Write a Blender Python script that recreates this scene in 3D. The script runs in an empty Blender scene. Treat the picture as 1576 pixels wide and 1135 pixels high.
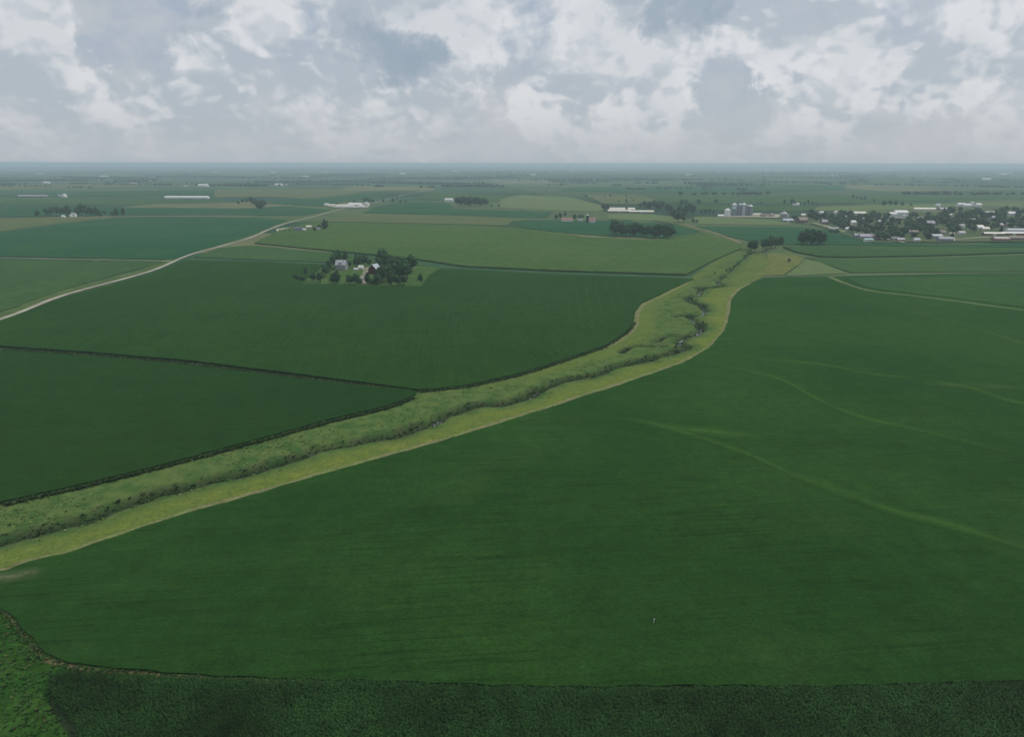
import bpy, bmesh, math, random
import numpy as np
from mathutils import Vector, Matrix
from mathutils.geometry import delaunay_2d_cdt
rng = random.Random(7)
nr = np.random.RandomState(11)
sc = bpy.context.scene
col = sc.collection
# ------------------------------------------------------------------ camera
CAM_H, PITCH, ROLL, FPX = 110.0, math.radians(15.68), math.radians(0.08), 1125.0
cam_d = bpy.data.cameras.new('camera')
cam = bpy.data.objects.new('camera', cam_d); col.objects.link(cam)
cam_d.sensor_width = 36.0; cam_d.lens = 36.0*FPX/1576.0
cam_d.clip_start = 1.0; cam_d.clip_end = 200000.0
CAM_R = Matrix.Rotation(math.pi/2-PITCH, 4, 'X') @ Matrix.Rotation(ROLL, 4, 'Z')
cam.matrix_world = Matrix.Translation((0, 0, CAM_H)) @ CAM_R
sc.camera = cam
# ------------------------------------------------------------------ render
sc.view_settings.view_transform = 'Standard'
sc.view_settings.look = 'None'
sc.view_settings.exposure = 0.0
sc.view_settings.gamma = 1.0
sc.view_settings.use_curve_mapping = False
cy = sc.cycles
cy.use_denoising = True
cy.max_bounces = 4; cy.diffuse_bounces = 1; cy.glossy_bounces = 2
cy.volume_bounces = 2; cy.transparent_max_bounces = 8
cy.sample_clamp_indirect = 4.0
# ------------------------------------------------------------------ node helpers
class NT:
    def __init__(s, tree):
        s.t = tree; s.n = tree.nodes; s.l = tree.links
    def new(s, typ, **kw):
        n = s.n.new(typ)
        for k, v in kw.items(): setattr(n, k, v)
        return n
    def put(s, sock, v):
        if isinstance(v, bpy.types.NodeSocket): s.l.new(v, sock)
        elif v is not None:
            try: sock.default_value = v
            except Exception: sock.default_value = tuple(v)+(1.0,)
    def math(s, op, a, b=None, c=None, clamp=False):
        n = s.new('ShaderNodeMath', operation=op, use_clamp=clamp)
        for i, v in enumerate((a, b, c)):
            if v is not None: s.put(n.inputs[i], v)
        return n.outputs[0]
    def vmath(s, op, a, b=None, scale=None):
        n = s.new('ShaderNodeVectorMath', operation=op)
        s.put(n.inputs[0], a)
        if b is not None: s.put(n.inputs[1], b)
        if scale is not None: s.put(n.inputs['Scale'], scale)
        return n.outputs['Value'] if op in ('DOT_PRODUCT', 'LENGTH', 'DISTANCE') else n.outputs['Vector']
    def noise(s, vec, scale, detail=3, rough=0.5, dist=0.0, lac=2.0):
        n = s.new('ShaderNodeTexNoise'); n.noise_dimensions = '3D'
        s.put(n.inputs['Vector'], vec)
        n.inputs['Scale'].default_value = scale; n.inputs['Detail'].default_value = detail
        n.inputs['Roughness'].default_value = rough; n.inputs['Distortion'].default_value = dist
        n.inputs['Lacunarity'].default_value = lac
        return n.outputs['Fac']
    def ramp(s, v, a, b, lo=0.0, hi=1.0, smooth=True):
        n = s.new('ShaderNodeMapRange'); n.interpolation_type = 'SMOOTHSTEP' if smooth else 'LINEAR'
        n.clamp = True
        s.put(n.inputs['Value'], v)
        n.inputs['From Min'].default_value = a; n.inputs['From Max'].default_value = b
        n.inputs['To Min'].default_value = lo; n.inputs['To Max'].default_value = hi
        return n.outputs['Result']
    def mix(s, f, a, b, mode='MIX'):
        n = s.new('ShaderNodeMix', data_type='RGBA', blend_type=mode)
        s.put(n.inputs[0], f); s.put(n.inputs[6], a); s.put(n.inputs[7], b)
        return n.outputs[2]
    def attr(s, name):
        n = s.new('ShaderNodeAttribute'); n.attribute_name = name
        return n
def pix_dir(px, py):
    v = Vector((px-788.0, -(py-567.5), -FPX)); v.normalize()
    return (CAM_R.to_3x3() @ v)
# ------------------------------------------------------------------ world: hazy summer sky with cumulus
SUN_EL, SUN_AZ = math.radians(56), math.radians(58)     # azimuth clockwise from the view direction
w = bpy.data.worlds.new('World'); sc.world = w; w.use_nodes = True
N = NT(w.node_tree); N.n.clear()
sky = N.new('ShaderNodeTexSky', sky_type='NISHITA'); sky.sun_disc = False
sky.sun_elevation = SUN_EL; sky.sun_rotation = SUN_AZ
sky.altitude = 300; sky.air_density = 1.0; sky.dust_density = 3.0; sky.ozone_density = 1.0
bg1 = N.new('ShaderNodeBackground'); N.put(bg1.inputs['Color'], sky.outputs[0]); bg1.inputs['Strength'].default_value = 0.07
tc = N.new('ShaderNodeTexCoord'); D = tc.outputs['Generated']
sep = N.new('ShaderNodeSeparateXYZ'); N.put(sep.inputs[0], D); Z = sep.outputs['Z']
# cumulus seen nearly from the side: noise over direction, finer towards the horizon
zz = N.math('ADD', N.math('MAXIMUM', Z, 0.0), 0.16)
inv = N.math('POWER', N.math('DIVIDE', 0.30, zz), 0.22)
mp = N.new('ShaderNodeMapping'); N.put(mp.inputs['Vector'], D); mp.inputs['Scale'].default_value = (1, 1, 1.15)
Q = N.vmath('SCALE', mp.outputs[0], scale=inv)
warp = N.new('ShaderNodeTexNoise'); N.put(warp.inputs['Vector'], Q); warp.inputs['Scale'].default_value = 9.0; warp.inputs['Detail'].default_value = 4
wv = N.vmath('SCALE', N.vmath('SUBTRACT', warp.outputs['Color'], (0.5, 0.5, 0.5)), scale=0.055)
Q2 = N.vmath('ADD', Q, wv)
warp2 = N.new('ShaderNodeTexNoise'); N.put(warp2.inputs['Vector'], D); warp2.inputs['Scale'].default_value = 16.0; warp2.inputs['Detail'].default_value = 6; warp2.inputs['Roughness'].default_value = 0.62
wv2 = N.vmath('MULTIPLY', N.vmath('SUBTRACT', warp2.outputs['Color'], (0.5, 0.5, 0.5)), (0.16, 0.16, 0.13))
Dw = N.vmath('NORMALIZE', N.vmath('ADD', D, wv2))
blobs = [  # px, py, radius in degrees, weight
 (30, 60, 3.3, .30), (75, 45, 2.6, .22), (50, 108, 3.0, .22), (110, 120, 2.3, .16), (160, 150, 2.2, .14), (255, 128, 2.6, .16), (330, 130, 1.9, .20), (300, 76, 2.0, .20),
 (340, 20, 3.8, .22), (450, 108, 2.8, .14), (505, 100, 2.2, .14), (560, 40, 3.0, .22), (630, 50, 4.4, .42), (690, 45, 4.2, .40), (650, 15, 4, .3), (600, 140, 3.5, .10),
 (905, 85, 3.6, .26), (950, 55, 3.6, .24), (1040, 125, 3.2, .32), (985, 120, 2.8, .22), (825, 140, 2.6, .30), (1190, 75, 2.6, .28), (1190, 105, 2.0, .2),
 (1340, 100, 3.0, .32), (1265, 130, 2.0, .32), (1450, 115, 2.2, .30), (1495, 95, 2.2, .30), (1400, 125, 2.0, .2), (1110, 20, 4, .22), (1290, 35, 3, .12), (1540, 30, 3.5, .2),
 (200, 60, 3.5, -0.16), (215, 40, 3, -0.13), (130, 175, 2.5, -0.04), (400, 75, 2.2, -0.13), (770, 95, 3.0, -0.14), (760, 150, 2.6, -0.09), (880, 125, 2.0, -0.20), (1110, 110, 3.0, -0.14), (1130, 145, 3.0, -0.16),
 (1240, 80, 2.4, -0.13), (1400, 160, 3.6, -0.16), (1420, 50, 3.0, -0.13), (1545, 100, 2.4, -0.13), (850, 40, 1.8, -0.13), (520, 150, 2, -0.05), (470, 50, 1.5, -0.13),
]
acc = None
for (bx_, by_, rad, wt) in blobs:
    d_ = pix_dir(bx_, by_)
    dp = N.vmath('DOT_PRODUCT', Dw, tuple(d_))
    m = N.ramp(dp, math.cos(math.radians(rad*1.25)), 1.0, 0.0, wt)
    acc = m if acc is None else N.math('ADD', acc, m)
def puff(vec, sc_, w_):
    v_ = N.new('ShaderNodeTexVoronoi'); v_.feature = 'SMOOTH_F1'; v_.inputs['Smoothness'].default_value = 0.35
    N.put(v_.inputs['Vector'], vec); v_.inputs['Scale'].default_value = sc_
    return N.math('MULTIPLY', N.math('SUBTRACT', 0.62, v_.outputs['Distance']), w_)
def dens(vec):
    a = N.noise(vec, 5.2, 6, 0.56, 0.1)
    b = N.noise(vec, 24.0, 6, 0.6)
    d = N.math('ADD', N.math('MULTIPLY', a, 0.80), N.math('MULTIPLY', b, 0.20))
    d = N.math('ADD', d, puff(vec, 19.0, 0.15))
    return N.math('ADD', d, puff(vec, 52.0, 0.10))
d0 = N.math('ADD', dens(Q2), N.math('MULTIPLY', acc, 1.0))
# sun comes from the upper right: shade by the density towards it
off = N.vmath('ADD', Q2, (0.007, 0.0, 0.014))
d1 = N.math('ADD', dens(off), N.math('MULTIPLY', acc, 1.0))
def soft(vec): return N.noise(vec, 5.2, 4, 0.5, 0.1)
s0 = soft(Q2); s1 = soft(N.vmath('ADD', Q2, (0.02, 0.0, 0.055)))
lift_ = N.ramp(N.math('SUBTRACT', s0, s1), -0.10, 0.10)      # broad: bright crowns, grey bases
cov = N.ramp(d0, 0.36, 0.68)
edge = N.ramp(N.math('SUBTRACT', d0, d1), -0.06, 0.07)
lit = N.math('ADD', N.math('MULTIPLY', edge, 0.48), N.math('MULTIPLY', lift_, 0.52))
core = N.ramp(d0, 0.70, 1.10)
lit2 = N.math('MULTIPLY', N.ramp(lit, 0.12, 0.88), N.math('SUBTRACT', 1.0, N.math('MULTIPLY', core, 0.2)), clamp=True)
belly = None
for (bx_, by_, rad, wt) in [(600, 84, 2.4, .9), (632, 88, 2.4, 1.0), (664, 90, 1.9, .9), (570, 76, 2.0, .7), (545, 66, 1.8, .5), (560, 40, 2.0, .35), (250, 22, 2.0, .55), (285, 30, 1.8, .6), (1075, 2, 2.6, .9), (1020, 4, 2.4, .9), (960, 0, 2, .6)]:
    dp = N.vmath('DOT_PRODUCT', Dw, tuple(pix_dir(bx_, by_)))
    m = N.ramp(dp, math.cos(math.radians(rad)), 1.0, 0.0, wt)
    belly = m if belly is None else N.math('MAXIMUM', belly, m)
cc = N.mix(lit2, (0.465, 0.525, 0.59), (0.745, 0.76, 0.785))
cc = N.mix(belly, cc, (0.33, 0.41, 0.49))
veil = N.ramp(Z, 0.0, 0.20, 0.0, 1.0)
gap = N.mix(veil, (0.48, 0.53, 0.575), (0.395, 0.47, 0.575))
big = N.noise(Q, 2.3, 3, .5)
wisp = N.noise(Q2, 11.0, 5, .6)
gap = N.mix(N.math('MULTIPLY', N.ramp(wisp, .38, .66), N.ramp(big, .35, .6, .35, 1.0)), gap, (0.53, 0.565, 0.61))
fade = N.ramp(Z, 0.0, 0.095, 0.18, 1.0)           # clouds dissolve in the haze low down
fac = N.math('MULTIPLY', cov, fade)
sky_c = N.mix(fac, gap, cc)
bg2 = N.new('ShaderNodeBackground'); N.put(bg2.inputs['Color'], sky_c); bg2.inputs['Strength'].default_value = 1.0
ms = N.new('ShaderNodeMixShader'); ms.inputs[0].default_value = 0.90     # thin high overcast over the blue
N.put(ms.inputs[1], bg1.outputs[0]); N.put(ms.inputs[2], bg2.outputs[0])
wo = N.new('ShaderNodeOutputWorld'); N.l.new(ms.outputs[0], wo.inputs['Surface'])
w.cycles.sampling_method = 'MANUAL'; w.cycles.sample_map_resolution = 256
# ------------------------------------------------------------------ sun
sd = bpy.data.lights.new('sun', 'SUN'); sd.energy = 2.2; sd.angle = math.radians(0.6); sd.color = (1.0, 0.95, 0.86)
so = bpy.data.objects.new('sun', sd); col.objects.link(so)
S = Vector((math.sin(SUN_AZ)*math.cos(SUN_EL), math.cos(SUN_AZ)*math.cos(SUN_EL), math.sin(SUN_EL)))
so.rotation_euler = S.to_track_quat('Z', 'Y').to_euler(); so.location = (300, 300, 900)
# ------------------------------------------------------------------ terrain height and pixel -> ground
def sstep(a, b, x):
    t = np.clip((x-a)/(b-a), 0, 1); return t*t*(3-2*t)
def hgt(x, y):
    x = np.asarray(x, float); y = np.asarray(y, float)
    r = np.hypot(x, y)
    near = 0.9*np.sin(x/150+0.8)*np.cos(y/190+0.3) + 0.7*np.sin((x+1.7*y)/260)
    mid = 3.2*np.sin(x/520+2.1)*np.sin(y/430+0.5+0.4*np.sin(x/700))
    far = 9*np.sin(x/1900+1.0+0.8*np.sin(y/2600))*np.cos(y/1350+0.7*np.sin(x/2300)) + 4*np.sin((x*0.6+y)/900)
    vfar = 12*np.sin(x/5200+0.4)*np.sin(y/3900+np.sin(x/6100))
    return near*(1-0.5*sstep(700, 2500, r)) + mid*sstep(700, 1800, r) + far*sstep(2200, 6500, r) + vfar*sstep(8000, 16000, r)
RI = CAM_R.to_3x3()
def G(px, py):
    v = RI @ Vector((px-788.0, -(py-567.5), -FPX))
    z = 0.0; x = y = 0.0
    for _ in range(14):
        t = (z-CAM_H)/v.z
        x, y = v.x*t, v.y*t
        z = 0.5*z+0.5*float(hgt(x, y))
    return (x, y)
def G3(px, py, dz=0.0):
    x, y = G(px, py); return (x, y, float(hgt(x, y))+dz)
def scale_at(x, y):                                   # photograph pixels per metre there
    return FPX/math.hypot(math.hypot(x, y), CAM_H)
# ------------------------------------------------------------------ object helpers
def tag(o, label=None, cat=None, group=None, kind=None):
    if label: o['label'] = label
    if cat: o['category'] = cat
    if group: o['group'] = group
    if kind: o['kind'] = kind
    return o
def mesh_np(name, V, F, mats, parent=None, smooth=False, loc=None, mi=None):
    """F: (n,3) or (n,4) array or list of lists"""
    me = bpy.data.meshes.new(name)
    V = np.asarray(V, dtype=np.float32)
    if isinstance(F, np.ndarray):
        k = F.shape[1]
        me.vertices.add(len(V)); me.vertices.foreach_set('co', V.ravel())
        me.loops.add(F.size); me.loops.foreach_set('vertex_index', F.astype(np.int32).ravel())
        me.polygons.add(len(F)); me.polygons.foreach_set('loop_start', np.arange(0, F.size, k, dtype=np.int32))
        me.update(calc_edges=True)
    else:
        me.from_pydata([tuple(v) for v in V.tolist()], [], F); me.update()
    for m in (mats if isinstance(mats, (list, tuple)) else [mats]): me.materials.append(m)
    if mi is not None: me.polygons.foreach_set('material_index', np.asarray(mi, dtype=np.int32))
    if smooth: me.polygons.foreach_set('use_smooth', np.ones(len(me.polygons), dtype=bool))
    o = bpy.data.objects.new(name, me); col.objects.link(o)
    if parent: o.parent = parent
    if loc: o.location = loc
    return o
def add_attr(o, name, vals):
    a = o.data.attributes.new(name, 'FLOAT', 'POINT'); a.data.foreach_set('value', np.asarray(vals, dtype=np.float32))
def add_col(o, name, vals):
    v = np.ones((len(vals), 4), dtype=np.float32); v[:, :3] = vals
    a = o.data.color_attributes.new(name, 'FLOAT_COLOR', 'POINT'); a.data.foreach_set('color', v.ravel())
def empty(name, loc, rz=0.0):
    o = bpy.data.objects.new(name, None); col.objects.link(o)
    o.location = loc; o.rotation_euler = (0, 0, rz); o.empty_display_size = 1
    return o
def dup_tree(root, loc, rz=0.0, s=(1, 1, 1)):
    r = root.copy(); col.objects.link(r); r.location = loc; r.rotation_euler = (0, 0, rz); r.scale = s
    for ch in list(root.children):
        c = ch.copy(); col.objects.link(c); c.parent = r
        for g in list(ch.children):
            d = g.copy(); col.objects.link(d); d.parent = c
    return r
# ------------------------------------------------------------------ materials
def new_mat(name):
    m = bpy.data.materials.new(name); m.use_nodes = True
    n = NT(m.node_tree); n.n.clear()
    b = n.new('ShaderNodeBsdfPrincipled'); o = n.new('ShaderNodeOutputMaterial')
    n.l.new(b.outputs[0], o.inputs[0])
    b.inputs['Specular IOR Level'].default_value = 0.15
    b.inputs['Roughness'].default_value = 0.9
    return m, n, b
ROT = math.radians(-6.0)
def world_pos(n): return n.new('ShaderNodeNewGeometry').outputs['Position']
def rot_pos(n, ang):
    mp = n.new('ShaderNodeMapping'); n.put(mp.inputs['Vector'], world_pos(n)); mp.inputs['Rotation'].default_value = (0, 0, ang)
    return mp.outputs[0]
def crop_colour(n, c1, c2, c3=None, big=0.012, ang=0.0, rows=0.12, rowscale=1.0, fine=0.35):
    P = rot_pos(n, ang)
    a = n.noise(P, big, 4, 0.55)
    c = n.mix(n.ramp(a, 0.35, 0.65), c1, c2)
    if c3 is not None:
        b = n.noise(n.vmath('ADD', P, (531.0, 97.0, 3.0)), big*2.7, 5, 0.6)
        c = n.mix(n.ramp(b, 0.52, 0.74, 0, 0.55), c, c3)
    st = n.new('ShaderNodeMapping'); n.put(st.inputs['Vector'], P); st.inputs['Scale'].default_value = (0.012, 0.55*rowscale, 0.1)
    s = n.noise(st.outputs[0], 1.0, 4, 0.6)
    c = n.mix(1.0, c, n.new_rgb_val(n.ramp(s, 0.3, 0.7, 1-rows, 1+rows, False)), 'MULTIPLY')
    st2 = n.new('ShaderNodeMapping'); n.put(st2.inputs['Vector'], P); st2.inputs['Scale'].default_value = (0.03, 0.75*rowscale, 0.1)
    s2 = n.noise(st2.outputs[0], 1.0, 3, 0.55)
    pt = n.noise(n.vmath('ADD', P, (77.0, 13.0, 0.0)), 0.02, 3, 0.6)
    dk = n.math('MULTIPLY', n.ramp(s2, 0.53, 0.63), n.ramp(pt, 0.42, 0.60))
    c = n.mix(1.0, c, n.new_rgb_val(n.math('SUBTRACT', 1.0, n.math('MULTIPLY', dk, min(.4, rows*2.6)))), 'MULTIPLY')
    mt = n.noise(P, 0.30, 5, 0.68)
    c = n.mix(1.0, c, n.new_rgb_val(n.ramp(mt, 0.3, 0.7, 1-fine*.75, 1+fine*.75, False)), 'MULTIPLY')
    f = n.noise(P, 1.1, 5, 0.7)
    c = n.mix(1.0, c, n.new_rgb_val(n.ramp(f, 0.28, 0.72, 1-fine*1.5, 1+fine*1.5, False)), 'MULTIPLY')
    f2 = n.noise(P, 0.09, 4, 0.6)
    c = n.mix(1.0, c, n.new_rgb_val(n.ramp(f2, 0.3, 0.7, 0.84, 1.16, False)), 'MULTIPLY')
    return c, P
def _rgbval(s, v):
    c = s.new('ShaderNodeCombineColor')
    for i in range(3): s.put(c.inputs[i], v)
    return c.outputs[0]
NT.new_rgb_val = _rgbval
def crop_bump(n, b, P, strength=0.6, dist=0.5, scale=1.6):
    f = n.noise(P, scale, 4, 0.65)
    bp = n.new('ShaderNodeBump'); bp.inputs['Strength'].default_value = strength; bp.inputs['Distance'].default_value = dist
    n.put(bp.inputs['Height'], f); n.l.new(bp.outputs[0], b.inputs['Normal'])
def crop_mat(name, c1, c2, c3=None, big=0.012, ang=ROT, rows=0.1, rowscale=1.0, fine=0.3, stripe=None, bump=0.6, sheen=0.0):
    m, n, b = new_mat(name)
    b.inputs['Specular IOR Level'].default_value = 0.0
    if sheen:                                        # leaf canopies brighten toward grazing views
        b.inputs['Sheen Weight'].default_value = sheen; b.inputs['Sheen Roughness'].default_value = 0.6; b.inputs['Sheen Tint'].default_value = (.25, .80, .16, 1)
    c, P = crop_colour(n, c1, c2, c3, big, ang, rows, rowscale, fine)
    if stripe is not None:                           # weak crop along a waterway, profile stored on the ribbon
        t = n.attr('profile').outputs['Fac']
        k = n.noise(P, 0.05, 3, 0.6)
        k2 = n.noise(P, 0.5, 4, 0.7)
        t = n.math('MULTIPLY', n.math('MULTIPLY', t, n.ramp(k, 0.32, 0.62, 0.25, 1.0)), n.ramp(k2, 0.35, 0.65, 0.45, 1.15), clamp=True)
        c = n.mix(t, c, stripe)
    n.put(b.inputs['Base Color'], c)
    if bump: crop_bump(n, b, P, bump)
    return m
def plain(name, c, rough=0.8, var=0.12, scale=0.6, spec=0.2, metal=0.0):
    m, n, b = new_mat(name)
    tcn = n.new('ShaderNodeTexCoord')
    f = n.noise(tcn.outputs['Object'], scale, 4, 0.6)
    cc_ = n.mix(1.0, tuple(c)+(1,), n.new_rgb_val(n.ramp(f, 0.3, 0.7, 1-var, 1+var, False)), 'MULTIPLY')
    n.put(b.inputs['Base Color'], cc_)
    b.inputs['Roughness'].default_value = rough; b.inputs['Specular IOR Level'].default_value = spec; b.inputs['Metallic'].default_value = metal
    return m
# ------------------------------------------------------------------ the ground: one sheet to the horizon
def c3(*a): return tuple(a)+(1.0,)
def ground_material():
    m, n, b = new_mat('farmland')
    P = rot_pos(n, ROT)
    # the survey grid: quarter sections, each split again, every parcel its own crop
    def cell(sx, sy, ox, oy):
        v = n.vmath('DIVIDE', n.vmath('ADD', P, (ox, oy, 0)), (sx, sy, 1e9))
        fl = n.vmath('FLOOR', v)
        wn = n.new('ShaderNodeTexWhiteNoise'); wn.noise_dimensions = '2D'; n.put(wn.inputs['Vector'], fl)
        return v, wn.outputs['Value']
    vA, rA = cell(804, 804, 400, 95)
    vB, rB = cell(402, 804, 400, 95)
    vC, rC = cell(804, 268, 400, 95)
    pick = n.math('GREATER_THAN', rA, 0.5)
    r = n.math('ADD', n.math('MULTIPLY', rB, pick), n.math('MULTIPLY', rC, n.math('SUBTRACT', 1.0, pick)))
    cr = n.new('ShaderNodeValToRGB'); cr.color_ramp.interpolation = 'CONSTANT'
    els = [(0, (.034, .078, .036)), (.18, (.060, .11, .040)), (.34, (.040, .092, .045)), (.5, (.085, .125, .052)), (.62, (.028, .072, .040)), (.74, (.060, .098, .042)), (.86, (.14, .15, .075)), (.93, (.026, .058, .030))]
    e = cr.color_ramp.elements
    e[0].position = 0; e[0].color = c3(*els[0][1]); e[1].position = els[1][0]; e[1].color = c3(*els[1][1])
    for p_, c_ in els[2:]:
        x = e.new(p_); x.color = c3(*c_)
    n.put(cr.inputs[0], r)
    c = cr.outputs[0]
    a = n.noise(P, 0.0016, 5, 0.6)
    c = n.mix(n.ramp(a, 0.38, 0.66, 0, 0.5), c, (.045, .085, .045, 1))
    a2 = n.noise(P, 0.011, 5, 0.65)
    c = n.mix(1.0, c, n.new_rgb_val(n.ramp(a2, .3, .7, .82, 1.18, False)), 'MULTIPLY')
    # field margins
    fr = n.vmath('FRACTION', vA); s_ = n.new('ShaderNodeSeparateXYZ'); n.put(s_.inputs[0], fr)
    mx = n.math('LESS_THAN', s_.outputs[0], 0.011); my = n.math('LESS_THAN', s_.outputs[1], 0.013)
    c = n.mix(n.math('MULTIPLY', n.math('MAXIMUM', mx, my), 0.6), c, (.13, .16, .08, 1))
    b.inputs['Specular IOR Level'].default_value = 0.0
    n.put(b.inputs['Base Color'], c)
    return m
def sinh_axis(n_, a, lim):
    u = np.linspace(-1, 1, n_)*math.asinh(lim/a); return a*np.sinh(u)
xs = sinh_axis(381, 420, 44000.0); ys = sinh_axis(381, 420, 44000.0)+600.0
XX, YY = np.meshgrid(xs, ys)
ZZ = hgt(XX, YY) - 0.5
# --- creek corridor outlines (photo pixels of its two margins) and channel lines
L_EDGE = [(-170, 826), (8, 778), (100, 758), (200, 734), (300, 708), (400, 681), (500, 653), (600, 629), (636, 614), (648, 605), (720, 597), (800, 579), (880, 553), (930, 536), (963, 516), (977, 498), (980, 480), (990, 468), (1040, 446), (1064, 428), (1098, 404), (1146, 382)]
R_EDGE = [(-170, 925), (8, 877), (30, 868), (100, 852), (200, 818), (300, 785), (400, 758), (500, 728), (600, 700), (700, 672), (800, 640), (850, 625), (900, 608), (950, 592), (1000, 575), (1050, 557), (1090, 535), (1114, 508), (1121, 480), (1123, 462), (1135, 447), (1152, 436), (1178, 423), (1190, 405), (1166, 387)]
CREEK = [(-170, 862), (-60, 840), (8, 827), (60, 816), (108, 802), (148, 795), (170, 781), (230, 762), (300, 744), (350, 731), (420, 713), (450, 703), (490, 690), (550, 678), (600, 668), (650, 653), (690, 638), (735, 622), (765, 619), (800, 612), (830, 601), (850, 589), (880, 580), (912, 576), (950, 562), (985, 555), (1010, 547), (1040, 540), (1053, 533), (1044, 525), (1056, 517), (1068, 513), (1077, 505), (1080, 497), (1064, 489), (1058, 485), (1078, 483), (1087, 476), (1075, 468), (1060, 461), (1068, 454), (1075, 449), (1085, 443), (1112, 439), (1106, 431), (1120, 418), (1135, 405), (1150, 392), (1160, 385)]
OXBOWS = [[(956, 542), (964, 536), (978, 532), (1008, 533), (1020, 531)], [(1010, 525), (1018, 520), (1030, 516), (1055, 515)], [(1038, 487), (1050, 485), (1064, 486)], [(1068, 443), (1084, 441), (1097, 443)], [(640, 652), (600, 668), (560, 676)]]
def dense(pts, step, closed=False):
    P = np.array(pts, float)
    if closed: P = np.vstack([P, P[:1]])
    s = np.r_[0, np.cumsum(np.hypot(*np.diff(P, axis=0).T))]
    n_ = max(2, int(s[-1]/step)+1); t = np.linspace(0, s[-1], n_)
    return np.c_[np.interp(t, s, P[:, 0]), np.interp(t, s, P[:, 1])]
def spline(pts, per=6):
    P = np.array(pts, float); P = np.vstack([2*P[0]-P[1], P, 2*P[-1]-P[-2]]); out = []
    for i in range(1, len(P)-2):
        for k in range(per):
            t = k/per
            out.append(0.5*((2*P[i])+(-P[i-1]+P[i+1])*t+(2*P[i-1]-5*P[i]+4*P[i+1]-P[i+2])*t*t+(-P[i-1]+3*P[i]-3*P[i+1]+P[i+2])*t**3))
    out.append(P[-2]); return np.array(out)
def Gs(pts): return np.array([G(*p) for p in pts])
Lg = spline(Gs(L_EDGE)); Rg = spline(Gs(R_EDGE)); Cg = spline(Gs(CREEK), 8)
OXg = [spline(Gs(o), 6) for o in OXBOWS]
Cl = dense(Cg, 2.0)
Cl = Cl + np.c_[1.1*np.sin(np.arange(len(Cl))*0.23)+0.8*np.sin(np.arange(len(Cl))*0.61+1), 1.1*np.cos(np.arange(len(Cl))*0.19)]
def dist_poly(X, Y, line):
    X = X.ravel(); Y = Y.ravel(); best = np.full(X.shape, 1e9)
    A = line[:-1]; B = line[1:]
    for a, b_ in zip(A, B):
        ab = b_-a; L2 = (ab**2).sum()+1e-9
        t = np.clip(((X-a[0])*ab[0]+(Y-a[1])*ab[1])/L2, 0, 1)
        d = np.hypot(X-(a[0]+t*ab[0]), Y-(a[1]+t*ab[1])); best = np.minimum(best, d)
    return best
def inside(X, Y, poly):
    X = np.asarray(X); Y = np.asarray(Y); r = np.zeros(X.shape, bool); n_ = len(poly); j = n_-1
    for i in range(n_):
        xi, yi = poly[i]; xj, yj = poly[j]
        c = ((yi > Y) != (yj > Y)) & (X < (xj-xi)*(Y-yi)/((yj-yi) if yj != yi else 1e-9)+xi)
        r ^= c; j = i
    return r
CORR = np.vstack([Lg, Rg[::-1]])
near_ = (np.hypot(XX, YY) < 1500)
dc = np.full(XX.shape, 1e9); dc[near_] = dist_poly(XX[near_], YY[near_], dense(Cg, 8))
ins = np.zeros(XX.shape, bool); ins[near_] = inside(XX[near_], YY[near_], CORR)
for o_ in OXg:
    q = dist_poly(XX[near_], YY[near_], o_); dc[near_] = np.minimum(dc[near_], q)
ZZ -= 4.5*(1-sstep(6, 26, dc))
V = np.c_[XX.ravel(), YY.ravel(), ZZ.ravel()]
ny, nx = XX.shape
ii = np.arange(ny*nx).reshape(ny, nx)
F = np.stack([ii[:-1, :-1], ii[:-1, 1:], ii[1:, 1:], ii[1:, :-1]], -1).reshape(-1, 4)
g = mesh_np('ground', V, F, ground_material(), smooth=True); tag(g, 'flat to gently rolling farmland reaching to the horizon', kind='structure')
# ------------------------------------------------------------------ haze
lim = 46000.0
hz = mesh_np('haze', [(-lim, -lim, -60), (lim, -lim, -60), (lim, lim, -60), (-lim, lim, -60), (-lim, -lim, 116), (lim, -lim, 116), (lim, lim, 116), (-lim, lim, 116)],
             [[0, 3, 2, 1], [4, 5, 6, 7], [0, 1, 5, 4], [1, 2, 6, 5], [2, 3, 7, 6], [3, 0, 4, 7]], [])
hm = bpy.data.materials.new('haze_air'); hm.use_nodes = True; hn = NT(hm.node_tree); hn.n.clear()
pv = hn.new('ShaderNodeVolumePrincipled'); ho = hn.new('ShaderNodeOutputMaterial')
pv.inputs['Color'].default_value = (0.66, 0.80, 0.92, 1); pv.inputs['Density'].default_value = 1.15e-4; pv.inputs['Anisotropy'].default_value = 0.1
hn.l.new(pv.outputs[0], ho.inputs['Volume']); hz.data.materials.append(hm)
tag(hz, 'thin pale summer haze over the farmland', kind='stuff')
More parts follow.
